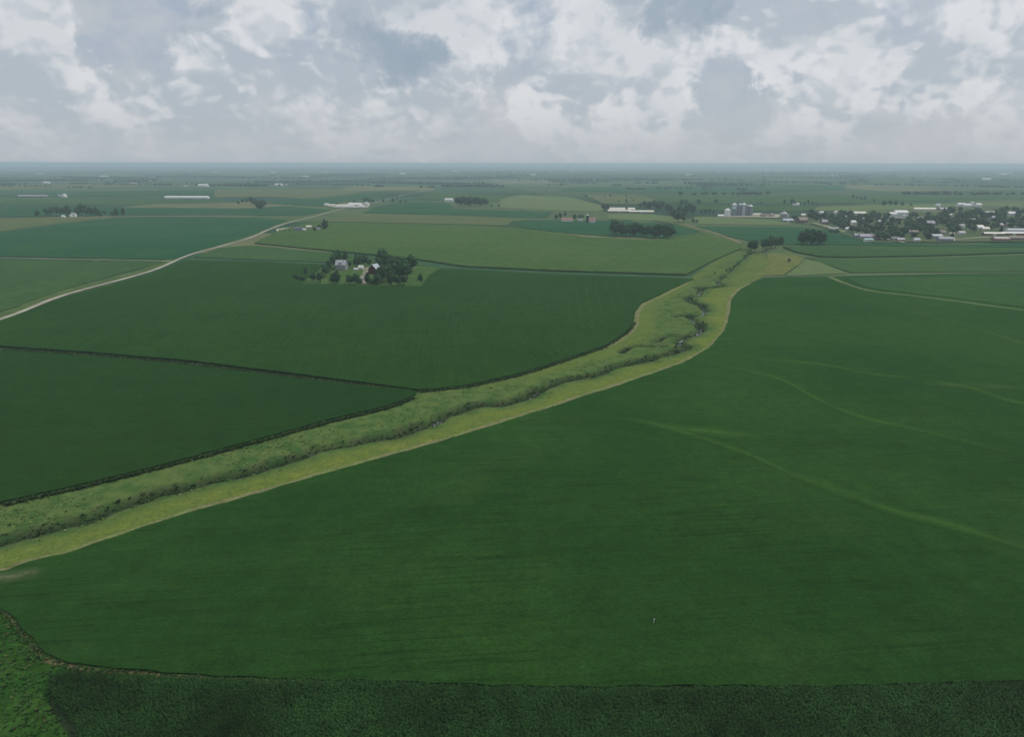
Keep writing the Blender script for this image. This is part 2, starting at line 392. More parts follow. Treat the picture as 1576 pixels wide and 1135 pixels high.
# ------------------------------------------------------------------ fields: a crop canopy of real height over each parcel
def field(name, label, cat, poly_px, height, mat, step, jitter=0.0, lift=0.0, ground=None, kind='stuff', edge_step=None, rough=0.0):
    P = np.array(ground if ground is not None else [G(*p) for p in poly_px])
    E = dense(P, edge_step or step, closed=True)[:-1]
    if jitter:
        k = np.arange(len(E)); E = E + np.c_[np.sin(k*1.7)+np.sin(k*0.63+1), np.cos(k*2.1)+np.sin(k*0.37)]*jitter*0.5
    mn = E.min(0); mx = E.max(0)
    gx = np.arange(mn[0]+step/2, mx[0], step); gy = np.arange(mn[1]+step/2, mx[1], step)
    X, Y = np.meshgrid(gx, gy); X = X.ravel()+nr.uniform(-.2, .2, X.size)*step; Y = Y.ravel()+nr.uniform(-.2, .2, Y.size)*step
    k = inside(X, Y, E); X = X[k]; Y = Y[k]
    if len(X):
        k = np.ones(len(X), bool)
        EE = dense(P, step*0.7, closed=True)
        from_edge = np.full(len(X), 1e9)
        for q in EE: from_edge = np.minimum(from_edge, np.hypot(X-q[0], Y-q[1]))
        k = from_edge > step*0.45; X = X[k]; Y = Y[k]
    pts = [Vector((a, b_)) for a, b_ in E] + [Vector((a, b_)) for a, b_ in zip(X, Y)]
    nE = len(E)
    res = delaunay_2d_cdt(pts, [], [list(range(nE))], 1, 1e-4)
    v2, faces = res[0], res[2]
    XY = np.array([(v.x, v.y) for v in v2])
    Z = hgt(XY[:, 0], XY[:, 1])+height+lift
    if rough: Z = Z + nr.normal(0, rough, len(Z))
    V = np.c_[XY, Z]
    F = [list(f) for f in faces]
    if height > 0.02:
        # skirt: from the canopy edge down into the ground
        cnt = {}
        for f in F:
            for i in range(len(f)):
                a, b_ = f[i], f[(i+1) % len(f)]
                cnt[(a, b_)] = cnt.get((a, b_), 0)+1
        bd = [(a, b_) for (a, b_) in cnt if (b_, a) not in cnt]
        low = {}
        Vl = [tuple(v) for v in V]
        for a, b_ in bd:
            for q in (a, b_):
                if q not in low:
                    low[q] = len(Vl); x, y = V[q][0], V[q][1]; Vl.append((x, y, float(hgt(x, y))-0.7))
        for a, b_ in bd: F.append([b_, a, low[a], low[b_]])
        V = np.array(Vl)
    o = mesh_np(name, V, F, mat)
    tag(o, label, cat, None, kind)
    return o
M = {}
M['soy_near'] = crop_mat('soybean_leaf', c3(.0100, .033, .0068), c3(.0165, .046, .0085), c3(.022, .047, .011), big=.010, rows=.15, fine=.30, ang=ROT, sheen=.125)
M['soy_stripe'] = crop_mat('soybean_leaf_weak', c3(.0100, .033, .0068), c3(.0165, .046, .0085), c3(.022, .047, .011), big=.010, rows=.10, fine=.22, ang=ROT, sheen=.125, stripe=c3(.038, .084, .015))
M['soy_stripe_dry'] = crop_mat('soybean_leaf_dry', c3(.0100, .033, .0068), c3(.0165, .046, .0085), c3(.022, .047, .011), big=.010, rows=.10, fine=.22, ang=ROT, sheen=.125, stripe=c3(.040, .064, .020))
M['corn_dark'] = crop_mat('corn_leaf', c3(.0088, .027, .0068), c3(.0125, .033, .0078), c3(.011, .034, .010), big=.009, rows=.10, fine=.28, bump=.8, sheen=.10)
M['corn_dark_b'] = crop_mat('corn_leaf_b', c3(.0112, .031, .0070), c3(.0155, .038, .0085), c3(.0145, .038, .011), big=.008, rows=.16, fine=.25, ang=ROT+1.5708, bump=.7, sheen=.11)
M['olive'] = crop_mat('crop_olive', c3(.055, .106, .030), c3(.066, .118, .032), c3(.046, .104, .034), big=.006, rows=.10, fine=.2, ang=ROT)
M['mid_green'] = crop_mat('crop_mid_green', c3(.040, .090, .030), c3(.050, .104, .034), None, big=.006, rows=.10, fine=.2)
M['blue_green'] = crop_mat('crop_blue_green', c3(.019, .080, .034), c3(.030, .091, .036), c3(.048, .098, .038), big=.005, rows=.08, fine=.2)
M['tan_green'] = crop_mat('crop_tan_green', c3(.105, .125, .050), c3(.085, .120, .048), c3(.12, .125, .055), big=.006, rows=.10, fine=.2)
M['soy_far'] = crop_mat('soybean_leaf_b', c3(.024, .064, .020), c3(.032, .076, .022), c3(.040, .078, .028), big=.008, rows=.1, fine=.25, sheen=.08)
M['hay'] = crop_mat('hay_stubble', c3(.135, .155, .050), c3(.115, .15, .045), c3(.15, .14, .06), big=.02, rows=.15, fine=.2)
M['pasture'] = crop_mat('pasture_grass', c3(.105, .165, .062), c3(.12, .15, .065), c3(.10, .15, .05), big=.02, rows=.05, fine=.25)
M['grass_dry'] = crop_mat('road_verge', c3(.095, .13, .05), c3(.065, .11, .036), None, big=.05, rows=.05, fine=.25)

SOY = [(-260, 985), (-260, 925), (8, 884), (30, 871), (100, 855), (200, 821), (300, 788), (400, 761), (500, 731), (600, 703), (700, 675), (800, 643), (850, 628), (900, 611), (950, 595), (1000, 578), (1050, 560), (1090, 538), (1116, 508), (1124, 480), (1126, 462), (1138, 448), (1158, 436), (1185, 428), (1300, 426), (1570, 423), (2000, 419), (2150, 1050), (1570, 1052), (1250, 1058), (915, 1060), (500, 1050), (300, 1040), (150, 1030), (100, 1022), (75, 1012), (40, 975), (8, 938), (-60, 958)]
field('soybean_field', 'dark green soybean field filling the right and lower middle beside the creek', 'crop field', SOY, 0.5, M['soy_near'], 14, jitter=.5, edge_step=4)
field('corn_field', 'dark corn field wedge at the left ending in a rounded tip at the creek', 'crop field',
      [(-260, 838), (8, 776), (100, 756), (200, 732), (300, 706), (400, 679), (500, 651), (600, 627), (634, 613), (640, 607), (632, 603), (560, 598), (450, 585), (300, 566), (150, 552), (8, 542), (-300, 525)], 1.2, M['corn_dark'], 12, jitter=.4, edge_step=3)
field('corn_field', 'long dark corn field reaching from the road to the creek below the homestead', 'crop field',
      [(-300, 512), (8, 535), (150, 545), (300, 558), (450, 577), (560, 591), (640, 602), (662, 602), (720, 595), (800, 577), (880, 551), (930, 534), (961, 514), (975, 497), (978, 480), (988, 467), (1038, 444), (1068, 430), (860, 424), (735, 417), (678, 415), (662, 424), (648, 442), (560, 441), (462, 438), (478, 425), (500, 409), (400, 404), (284, 402), (230, 424), (100, 459), (8, 494), (-300, 595)], 1.0, M['corn_dark_b'], 14, jitter=.4, edge_step=4)
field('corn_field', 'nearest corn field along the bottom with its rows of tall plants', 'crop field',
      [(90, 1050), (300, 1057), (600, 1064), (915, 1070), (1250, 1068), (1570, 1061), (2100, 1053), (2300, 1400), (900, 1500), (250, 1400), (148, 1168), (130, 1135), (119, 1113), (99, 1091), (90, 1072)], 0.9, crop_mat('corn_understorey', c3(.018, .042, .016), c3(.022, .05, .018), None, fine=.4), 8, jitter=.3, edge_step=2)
# waterways showing as paler lines in the soybeans
def ribbon(label, px, w_, mat, lift):
    C = spline(Gs(px), 8); C = dense(C, 5.0); T = np.gradient(C, axis=0); T /= np.hypot(T[:, 0], T[:, 1])[:, None]; Nn = np.c_[-T[:, 1], T[:, 0]]
    prof = [0, .35, 1, .35, 0]; k = len(C); V = []; A = []
    ends = np.minimum(np.arange(k), np.arange(k)[::-1])/(0.18*k); ends = np.clip(ends, 0, 1)
    wob = 1+.35*np.sin(np.arange(k)*.31)+.25*np.sin(np.arange(k)*.83+2)
    for j, q in enumerate([-1, -.45, 0, .45, 1]):
        XY = C+Nn*(q*w_*wob)[:, None] if np.ndim(w_) == 0 else C
        V.append(np.c_[XY, hgt(XY[:, 0], XY[:, 1])+lift+.02*(1-abs(q))]); A.append(prof[j]*ends)
    V = np.stack(V, 1).reshape(-1, 3); A = np.stack(A, 1).ravel()
    F = [[i*5+j, i*5+j+1, i*5+j+6, i*5+j+5] for i in range(k-1) for j in range(4)]
    F = [f[::-1] for f in F]
    o = mesh_np('crop_swale', V, np.array(F), mat, smooth=True); add_attr(o, 'profile', A)
    tag(o, label, 'crop strip', 'pale swales in the soybeans', 'stuff')
for lab, px, ww, mt in [
 ('bright weedy swale crossing the soybeans lowest on the right', [(900, 640), (985, 650), (1060, 670), (1110, 686), (1160, 705), (1210, 728), (1290, 758), (1380, 790), (1470, 812), (1570, 845), (1800, 905)], 3.4, 'soy_stripe'),
 ('pale swale curving down the soybeans from the creek bend', [(1085, 560), (1150, 572), (1200, 585), (1230, 600), (1270, 622), (1330, 645), (1420, 665), (1500, 685), (1570, 703), (1800, 750)], 3.2, 'soy_stripe'),
 ('faint upper swale in the soybeans right of the creek', [(1150, 552), (1260, 562), (1340, 577), (1420, 586), (1500, 600), (1570, 622), (1800, 660)], 4.2, 'soy_stripe'),
 ('short faint swale between the two upper ones in the soybeans', [(1390, 588), (1450, 594), (1520, 596), (1600, 600)], 5, 'soy_stripe_dry'),
 ('dry brownish swale near the far right corner of the soybeans', [(1370, 468), (1430, 487), (1500, 505), (1570, 528), (1800, 590)], 4.5, 'soy_stripe_dry'),
 ('thin pale swale below the middle of the soybeans', [(1000, 655), (1060, 663), (1120, 668), (1170, 672)], 5, 'soy_stripe')]:
    ribbon(lab, px, ww, M[mt], 0.56)
# pale terrace lane and the field behind it
def lane(name, label, px, w_, mat, lift=0.06, kind='structure', cat=None, group=None, step=8, taper=False):
    C = dense(spline(Gs(px), 6), step); T = np.gradient(C, axis=0); T /= np.hypot(T[:, 0], T[:, 1])[:, None]; Nn = np.c_[-T[:, 1], T[:, 0]]
    V = []
    for q in (-1, -.5, 0, .5, 1):
        XY = C+Nn*(q*w_/2*(1+.1*np.sin(np.arange(len(C))*.7)))[:, None]
        V.append(np.c_[XY, hgt(XY[:, 0], XY[:, 1])+lift+.05*(1-abs(q))])
    V = np.stack(V, 1).reshape(-1, 3); k = len(C)
    F = np.array([[i*5+j, i*5+5+j, i*5+6+j, i*5+j+1] for i in range(k-1) for j in range(4)])
    o = mesh_np(name, V, F, mat, smooth=True); tag(o, label, cat, group, kind); return o
gravel = crop_mat('gravel_road', c3(.31, .29, .24), c3(.38, .355, .30), c3(.25, .24, .19), big=.03, rows=.05, fine=.12, bump=0)
track = crop_mat('farm_track', c3(.26, .25, .17), c3(.20, .22, .12), None, big=.05, rows=.05, fine=.2, bump=0)
lane('grass_lane', 'grassed terrace lane across the soybeans toward the right edge', [(1276, 427), (1300, 437), (1340, 449), (1400, 456), (1480, 466), (1570, 478), (1800, 505)], 5, M['pasture'], lift=.66)
field('soybean_field', 'soybean strip above the pale lane at the far right', 'crop field', [(1300, 429), (1340, 445), (1400, 452), (1480, 461), (1570, 473), (1900, 512), (1900, 421), (1570, 426)], 0.7, M['soy_far'], 18)
lane('gravel_road', 'pale gravel road running away along the left fields', [(-300, 590), (8, 489), (100, 454), (230, 418), (290, 393), (340, 379), (385, 366), (415, 353), (440, 344), (480, 334), (510, 326), (545, 317), (570, 313), (600, 306), (630, 298), (650, 294.5), (700, 286), (760, 276)], 4.6, gravel, lift=.10, step=12)
lane('road_verge', 'dry grass verge between the gravel road and the left field', [(-300, 586), (8, 485), (100, 450), (228, 415), (286, 391), (336, 377), (380, 365), (410, 353), (440, 343), (480, 333)], 16, M['grass_dry'], lift=.0)
lane('farm_track', 'thin pale track reaching the gravel road from the left edge', [(-300, 392), (8, 397), (100, 399), (180, 400), (262, 402)], 5, track, lift=.05)
lane('farm_track', 'pale cross road at the far end of the gravel road', [(600, 296), (650, 294), (760, 293), (880, 293), (960, 296)], 9, track, lift=.1, step=20)
# ---- middle distance parcels
def FD(label, px, mat, h=0.8, step=40, **k): field('crop_parcel', label, 'crop field', px, h if h > 1.5 else min(h, .35), M[mat], step, **k)
FD('dull green field left of the gravel road below the thin track', [(-300, 566), (8, 478), (100, 445), (215, 413), (252, 404), (120, 402), (8, 400), (-300, 395)], 'mid_green', 1.0, 30)
FD('blue green field above the thin track at the left', [(-300, 390), (8, 395), (130, 397), (268, 400), (300, 388), (345, 375), (390, 361), (420, 348), (445, 339), (400, 335), (300, 334), (190, 334), (150, 338), (90, 346), (8, 358), (-300, 380)], 'blue_green', .6, 34)
FD('tan strip field behind the row of trees at the far left', [(-300, 372), (8, 356), (90, 344), (150, 336), (100, 334), (8, 336), (-300, 342)], 'tan_green', .6, 34)
FD('green field beyond the left row of trees', [(-300, 338), (8, 333), (190, 332), (330, 331), (470, 332), (510, 323), (440, 317), (380, 321), (250, 320), (8, 318), (-300, 320)], 'blue_green', 1, 60)
FD('dull field below the long white barn', [(-300, 317), (8, 315), (200, 316), (250, 313), (370, 312), (300, 308), (8, 306), (-300, 308)], 'mid_green', .8, 80)
FD('green field behind the long white barn', [(-300, 303), (20, 299), (100, 297), (200, 294), (330, 293), (330, 300), (240, 301), (8, 304)], 'blue_green', 1, 90)
FD('brownish field at the far left', [(-300, 293), (8, 292), (120, 290), (230, 287), (120, 283), (8, 284), (-300, 284)], 'tan_green', .6, 120)
FD('brownish field right of the long white barn', [(330, 304), (420, 303), (480, 307), (560, 297), (500, 290), (330, 292)], 'tan_green', .6, 90)
FD('green field left of the white farm', [(400, 313), (500, 318), (530, 310), (600, 300), (570, 297), (480, 304)], 'blue_green', 1, 80)
FD('mown green parcel between the gravel road and the homestead', [(300, 396), (340, 381), (392, 378), (470, 386), (555, 395), (640, 404), (668, 411), (640, 409), (520, 401), (505, 404), (400, 400)], 'mid_green', .5, 24)
FD('wide olive cornfield behind the homestead', [(392, 375), (470, 383), (555, 391), (640, 400), (715, 411), (860, 418), (1056, 424), (1096, 403), (1144, 382), (1120, 372), (1080, 360), (1000, 371), (900, 366), (800, 352), (700, 347), (600, 345), (480, 343), (430, 356)], 'olive', 1.51, 26, edge_step=10)
FD('tan field beyond the olive cornfield', [(500, 341), (600, 343), (700, 345), (780, 348), (790, 338), (680, 333), (560, 331), (520, 334)], 'tan_green', .7, 40)
FD('blue green field left of the red roofed farm', [(800, 350), (860, 358), (935, 364), (1040, 367), (1076, 358), (1060, 347), (1000, 343), (930, 341), (840, 339), (800, 339)], 'blue_green', .9, 36)
FD('green field between the gravel road and the white shed', [(560, 328), (700, 331), (840, 336), (850, 326), (700, 322), (690, 312), (640, 311), (600, 314), (575, 319)], 'blue_green', .9, 60)
FD('pale green field behind the dark grove', [(770, 320), (850, 324), (930, 326), (925, 316), (880, 304), (800, 300), (770, 306)], 'pasture', .4, 70)
FD('green parcel around the white shed', [(640, 307), (690, 309), (765, 311), (790, 301), (660, 296)], 'mid_green', 1, 80)
FD('tan knoll behind the pale barns', [(930, 314), (1000, 314), (1010, 307), (985, 301), (900, 300)], 'tan_green', .4, 80)
FD('green field between the pale barns and the tree line', [(936, 337), (1020, 341), (1060, 342), (1040, 334), (1000, 330), (936, 328)], 'pasture', .4, 40)
FD('tan green field before the silver grain bins', [(1075, 345), (1220, 347), (1212, 342), (1160, 337), (1075, 333), (1065, 336)], 'pasture', .7, 34)
FD('blue green field between the creek strip and the bins', [(1070, 349), (1235, 350), (1290, 357), (1330, 372), (1420, 376), (1570, 376), (1900, 372), (1900, 377), (1570, 381), (1280, 377), (1200, 377), (1160, 372), (1110, 362)], 'blue_green', .9, 30)
FD('cornfield with a straight dark edge below the town', [(1205, 381), (1240, 380), (1420, 381), (1570, 383), (1900, 379), (1900, 386), (1570, 390), (1420, 395), (1300, 397), (1262, 396), (1225, 389)], 'mid_green', 1.51, 24, edge_step=8)
FD('soybean field below the dark corn edge at the right', [(1240, 397), (1300, 400), (1420, 398), (1570, 393), (1900, 389), (1900, 414), (1570, 418), (1310, 420)], 'mid_green', .8, 24)
FD('dry triangular hay patch where the creek meets the property line', [(1163, 424), (1205, 424), (1230, 407), (1238, 398), (1215, 391), (1180, 390), (1185, 408)], 'hay', .25, 14)
FD('grazed green triangle right of the hay patch', [(1208, 425), (1304, 421), (1262, 404), (1240, 399), (1232, 408)], 'pasture', .3, 14)
FD('green field behind the silver grain bins', [(1060, 322), (1240, 326), (1260, 318), (1080, 316)], 'mid_green', .8, 60)
FD('pale green land beyond the town', [(1250, 324), (1330, 326), (1440, 322), (1800, 318), (1800, 312), (1480, 313), (1330, 316), (1260, 318)], 'pasture', .4, 60)
FD('wide green fields beyond the bins', [(1020, 312), (1200, 314), (1330, 312), (1500, 308), (1800, 305), (1800, 296), (1500, 297), (1300, 300), (1100, 300), (1000, 303)], 'mid_green', .8, 90)
FD('pale green crop far behind the pale barns', [(860, 294), (1000, 298), (1150, 297), (1300, 293), (1300, 285), (1080, 285), (880, 288)], 'blue_green', .8, 120)
lane('farm_track', 'thin line of a far road climbing behind the town trees', [(1268, 294), (1300, 299), (1330, 303)], 7, track, lift=1.0, step=20)
lane('farm_track', 'thin far road crossing the fields beyond the bins', [(1180, 286), (1210, 289), (1240, 293)], 8, track, lift=1.2, step=20)
lane('grass_lane', 'grassed waterway climbing from the creek trees toward the far tree line', [(1150, 385), (1120, 372), (1090, 359), (1060, 350), (1042, 345), (1010, 340)], 20, M['grass_dry'], lift=.9, step=12)
lane('farm_track', 'dirt track beside the upper grassed waterway', [(1140, 375), (1110, 363), (1085, 355), (1050, 345)], 4.5, crop_mat('bare_dirt', c3(.20, .15, .11), c3(.25, .19, .13), None), lift=1.1, step=10)
# bare soil rim round the soybeans and field corner
rim = crop_mat('field_margin', c3(.17, .17, .085), c3(.14, .18, .06), c3(.19, .15, .10), big=.06, rows=.03, fine=.3)
lane('field_margin', 'thin brown margin of the soybeans along the creek grass', [(-260, 921), (8, 880), (30, 868), (100, 852), (200, 818), (300, 785), (400, 758), (500, 728), (600, 700), (700, 672), (800, 640), (850, 625), (900, 608), (950, 592), (1000, 575), (1050, 557), (1090, 535), (1114, 508), (1121, 480), (1123, 462), (1135, 447), (1155, 436)], 3.2, rim, lift=.06, step=3)
lane('field_margin', 'brown worn margin curving round the lower left corner of the soybeans', [(-60, 880), (8, 940), (40, 980), (72, 1014), (100, 1024), (150, 1032), (300, 1042), (500, 1052)], 1.7, crop_mat('worn_soil', c3(.14, .105, .06), c3(.06, .085, .028), c3(.15, .115, .07), big=.16, fine=.5), lift=.05, step=2)
field('meadow', 'bright grass corner at the lower left beside the corn', 'meadow', [(-300, 1010), (-60, 960), (8, 942), (40, 980), (72, 1016), (150, 1036), (500, 1056), (915, 1065), (915, 1072), (300, 1060), (80, 1050), (70, 1075), (90, 1110), (110, 1140), (240, 1420), (-500, 1420)], 0.0,
      crop_mat('meadow_grass', c3(.020, .070, .011), c3(.034, .088, .016), c3(.060, .090, .026), big=.07, rows=.03, fine=.26, bump=.8), 8, lift=-.02)
ribbon('brown thin streak of weak plants in the soybeans by the creek grass at the left edge', [(-160, 905), (-60, 900), (0, 893), (30, 888), (58, 882), (75, 880)], 3.2, crop_mat('soybean_leaf_thin', c3(.0100, .033, .0068), c3(.0165, .046, .0085), c3(.022, .047, .011), big=.010, rows=.15, fine=.30, sheen=.125, stripe=c3(.12, .115, .07)), 0.56)

lane('field_margin', 'brownish worn strip between the cornfield and the creek grass at the bend', [(925, 538), (950, 527), (967, 514), (978, 500), (981, 482), (991, 469), (1020, 455), (1060, 434)], 4.2, rim, lift=.16, step=3)
M['corn_gap'] = crop_mat('corn_leaf_gap', c3(.0112, .031, .0070), c3(.0155, .038, .0085), c3(.0145, .038, .011), big=.008, rows=.16, fine=.25, ang=ROT+1.5708, bump=.7, sheen=.11, stripe=c3(.030, .055, .018))
for i, (xa, ya, xb, yb) in enumerate([(872, 440, 880, 526), (886, 437, 898, 520), (900, 434, 915, 522), (914, 432, 934, 514), (930, 431, 952, 500), (946, 432, 962, 478)]):
    ribbon(f'faint pale planter line, {["first", "second", "third", "fourth", "fifth", "sixth"][i]} from the left in the corn near the creek bend', [(xa, ya), ((xa*2+xb)/3, (ya*2+yb)/3), ((xa+2*xb)/3, (ya+2*yb)/3), (xb, yb)], 1.5, M['corn_gap'], 1.06)
# ------------------------------------------------------------------ creek corridor: grass strip with the carved channel
def resamp(P, k):
    s = np.r_[0, np.cumsum(np.hypot(*np.diff(P, axis=0).T))]; t = np.linspace(0, s[-1], k)
    return np.c_[np.interp(t, s, P[:, 0]), np.interp(t, s, P[:, 1])]
def ekey(P, ks):                                        # piecewise arclength match between corresponding outline points
    return P
# pair the margins through stations so that both advance together
ST_L = [(-170, 826), (8, 778), (200, 734), (400, 681), (600, 629), (720, 597), (800, 579), (880, 553), (930, 536), (963, 516), (978, 492), (990, 468), (1040, 446), (1064, 428), (1098, 404), (1146, 382)]
ST_R = [(-170, 925), (30, 868), (240, 806), (460, 742), (700, 672), (840, 628), (925, 600), (1010, 572), (1065, 551), (1102, 524), (1120, 495), (1122, 465), (1140, 443), (1170, 427), (1190, 407), (1166, 387)]
def seg_between(line, a, b_, k):
    A = np.array(G(*a)); B = np.array(G(*b_)); ia = np.argmin(((line-A)**2).sum(1)); ib = np.argmin(((line-B)**2).sum(1))
    if ib <= ia: ib = ia+1
    return resamp(line[ia:ib+1], k+1)[:-1]
Ld = dense(Lg, .5); Rd = dense(Rg, .5)
LL, RR = [], []
for i in range(len(ST_L)-1):
    n1 = np.hypot(*(np.array(G(*ST_L[i+1]))-np.array(G(*ST_L[i])))); k = max(4, int(n1/1.3))
    LL.append(seg_between(Ld, ST_L[i], ST_L[i+1], k)); RR.append(seg_between(Rd, ST_R[i], ST_R[i+1], k))
LL = np.vstack(LL); RR = np.vstack(RR)
NA = 61
t = np.linspace(0, 1, NA)[None, :, None]
# margins reach slightly under the crops
ext = 1.5
dirv = RR-LL; Lw = np.hypot(dirv[:, 0], dirv[:, 1])[:, None]; LL2 = LL-dirv/Lw*ext; RR2 = RR+dirv/Lw*ext
P2 = LL2[:, None, :]*(1-t)+RR2[:, None, :]*t
CX = P2[..., 0]; CYY = P2[..., 1]
dmain = dist_poly(CX, CYY, Cl).reshape(CX.shape)
dox = np.full(CX.shape, 1e9)
for o_ in OXg: dox = np.minimum(dox, dist_poly(CX, CYY, o_).reshape(CX.shape))
# lumps
def lump(X, Y, s, seed):
    r_ = np.random.RandomState(seed); out = np.zeros(X.shape)
    for _ in range(7):
        a = r_.uniform(0, 6.28); f = r_.uniform(.6, 1.7)/s; out += np.sin((X*math.cos(a)+Y*math.sin(a))*f+r_.uniform(0, 6.28))
    return out/7
wob = 1.6*lump(CX, CYY, 6, 3)
RD = np.hypot(CX, CYY); up = 1-.55*sstep(690, 760, RD)
half = (2.4+wob*.9)*up
chan = 1-sstep(half*0.35, half+1.8, dmain)
ox = 1-sstep(.8, 4.0, dox+.6*wob)
edge_t = np.minimum(np.linspace(0, 1, NA), 1-np.linspace(0, 1, NA))[None, :]*Lw
fin = sstep(0.0, 8.0, edge_t)
bank = (1-sstep(3, 11, dmain))*(-.7)
Zc = hgt(CX, CYY)+.04 + fin*(bank - 2.3*chan - 2.0*ox*(1-chan) + .30*lump(CX, CYY, 2.2, 5)+.18*lump(CX, CYY, 1.0, 6)) - .30*(1-sstep(0, 1.2, edge_t))
nS = CX.shape[0]
V = np.c_[CX.ravel(), CYY.ravel(), Zc.ravel()]
ii = np.arange(nS*NA).reshape(nS, NA)
F = np.stack([ii[:-1, :-1], ii[:-1, 1:], ii[1:, 1:], ii[1:, :-1]], -1).reshape(-1, 4)
m, n, b = new_mat('creek_grass')
P = world_pos(n)
tt = n.attr('mown').outputs['Fac']; bank_shade = n.attr('bank_shade').outputs['Fac']; rimt = n.attr('rim').outputs['Fac']
patch = n.noise(P, .035, 5, .62); p2 = n.noise(P, .16, 5, .65); p3 = n.noise(P, .9, 5, .7)
weed = n.mix(n.ramp(p2, .36, .62), c3(.052, .112, .030), c3(.115, .165, .048))
weed = n.mix(n.ramp(p3, .46, .66, 0, .8), weed, c3(.036, .082, .024))
hayc = n.mix(n.ramp(p2, .35, .66), c3(.145, .180, .036), c3(.100, .150, .034))
hayc = n.mix(n.ramp(patch, .55, .72, 0, .6), hayc, c3(.20, .19, .07))
c = n.mix(n.math('ADD', tt, n.math('MULTIPLY', n.math('SUBTRACT', patch, .5), 1.2), clamp=True), weed, hayc)
brown = n.mix(n.ramp(p3, .4, .6), c3(.14, .13, .07), c3(.075, .11, .035))
c = n.mix(n.math('MULTIPLY', bank_shade, n.ramp(p2, .3, .6, .45, 1.0), clamp=True), c, n.mix(n.ramp(p2, .42, .6), c3(.034, .068, .022), c3(.062, .078, .034)))  # shade of the steep banks put into the colour, over dark bank growth
core_ = n.attr('bed').outputs['Fac']
c = n.mix(n.math('MULTIPLY', core_, .85), c, c3(.020, .040, .014))
c = n.mix(n.math('MULTIPLY', rimt, n.ramp(p2, .35, .6), clamp=True), c, brown)
c = n.mix(1.0, c, n.new_rgb_val(n.ramp(p3, .28, .72, .6, 1.4, False)), 'MULTIPLY')
b.inputs['Specular IOR Level'].default_value = 0.0
n.put(b.inputs['Base Color'], c); crop_bump(n, b, P, .8, .5, 1.3)
cg = mesh_np('creek_grass', V, F, m, smooth=True)
tag(cg, 'winding grass strip with the creek channel cut through it', kind='structure')
# mown band follows the right-hand margin lower down, both margins at the bend
tn = np.linspace(0, 1, NA)[None, :]*np.ones((nS, 1)); side = (CX-0)*0
cross = np.sign((P2[:, -1:, 0]-P2[:, :1, 0]))
# signed side of the channel: parameter of the channel crossing in each row
tc0 = np.linspace(0, 1, NA)[np.argmin(dmain, axis=1)][:, None]
tc0 = np.convolve(np.r_[[tc0[0, 0]]*7, tc0[:, 0], [tc0[-1, 0]]*7], np.ones(15)/15, 'same')[7:-7][:, None]
right_side = sstep(0.02, .16, tn-tc0)
dr = (1-tn)*Lw; dl = tn*Lw
mw_ = 13+15*sstep(230, 330, np.hypot(CX, CYY))
mown = right_side*(1-sstep(mw_, mw_+11, dr))*0.95+(1-right_side)*(1-sstep(10, 20, dl))*.62*sstep(330, 420, np.hypot(CX, CYY))
mown *= (1-(1-sstep(6, 14, dmain))*.9)*(1-.5*sstep(640, 740, RD))
add_attr(cg, 'mown', (mown*.95+.03*lump(CX, CYY, 4, 9)).ravel())
add_attr(cg, 'bank_shade', np.clip((1-sstep(2.0*up, 7.0*up, dmain+wob*1.6))*(.5+.5*up)*(1-.9*sstep(440, 500, RD)*(1-np.clip(.45+2.2*lump(CX, CYY, 7, 33), 0, 1)))+1.1*(1-sstep(1.2, 4.2, dox)), 0, 1).ravel())
add_attr(cg, 'bed', (1-sstep(1.2, 3.0, dmain+.5*wob)).ravel()*np.clip(up, .3, 1).ravel()*(1-.7*sstep(440, 500, RD)*(1-np.clip(.45+2.2*lump(CX, CYY, 7, 33), 0, 1))).ravel())
add_attr(cg, 'rim', (1-sstep(1.0, 4.0, edge_t+.8*wob)).ravel()*.8)
# water lying in the channel
C = Cl[::1]; T = np.gradient(C, axis=0); T /= np.hypot(T[:, 0], T[:, 1])[:, None]+1e-9; Nn = np.c_[-T[:, 1], T[:, 0]]
V = []
for q in (-1, 1):
    XY = C+Nn*q*2.4; V.append(np.c_[XY, hgt(C[:, 0], C[:, 1])-2.78])
V = np.stack(V, 1).reshape(-1, 3); k = len(C)
F = np.array([[i*2, i*2+2, i*2+3, i*2+1] for i in range(k-1)])
m, n, b = new_mat('creek_water'); b.inputs['Base Color'].default_value = c3(.05, .055, .04); b.inputs['Roughness'].default_value = .06; b.inputs['Specular IOR Level'].default_value = .5
f = n.noise(world_pos(n), 2.0, 3, .5); bp = n.new('ShaderNodeBump'); bp.inputs['Strength'].default_value = .12; bp.inputs['Distance'].default_value = .05; n.put(bp.inputs['Height'], f); n.l.new(bp.outputs[0], b.inputs['Normal'])
wtr = mesh_np('creek_water', V, F, m); tag(wtr, 'shallow water winding along the creek bed', kind='structure')
def corridor_z(X, Y):                                   # height of the strip under given points (nearest mesh vertex)
    out = np.empty(len(X)); fx = CX.ravel(); fy = CYY.ravel(); fz = Zc.ravel()
    for s in range(0, len(X), 400):
        d = (X[s:s+400, None]-fx[None, ::2])**2+(Y[s:s+400, None]-fy[None, ::2])**2
        out[s:s+400] = fz[::2][np.argmin(d, 1)]
    return out
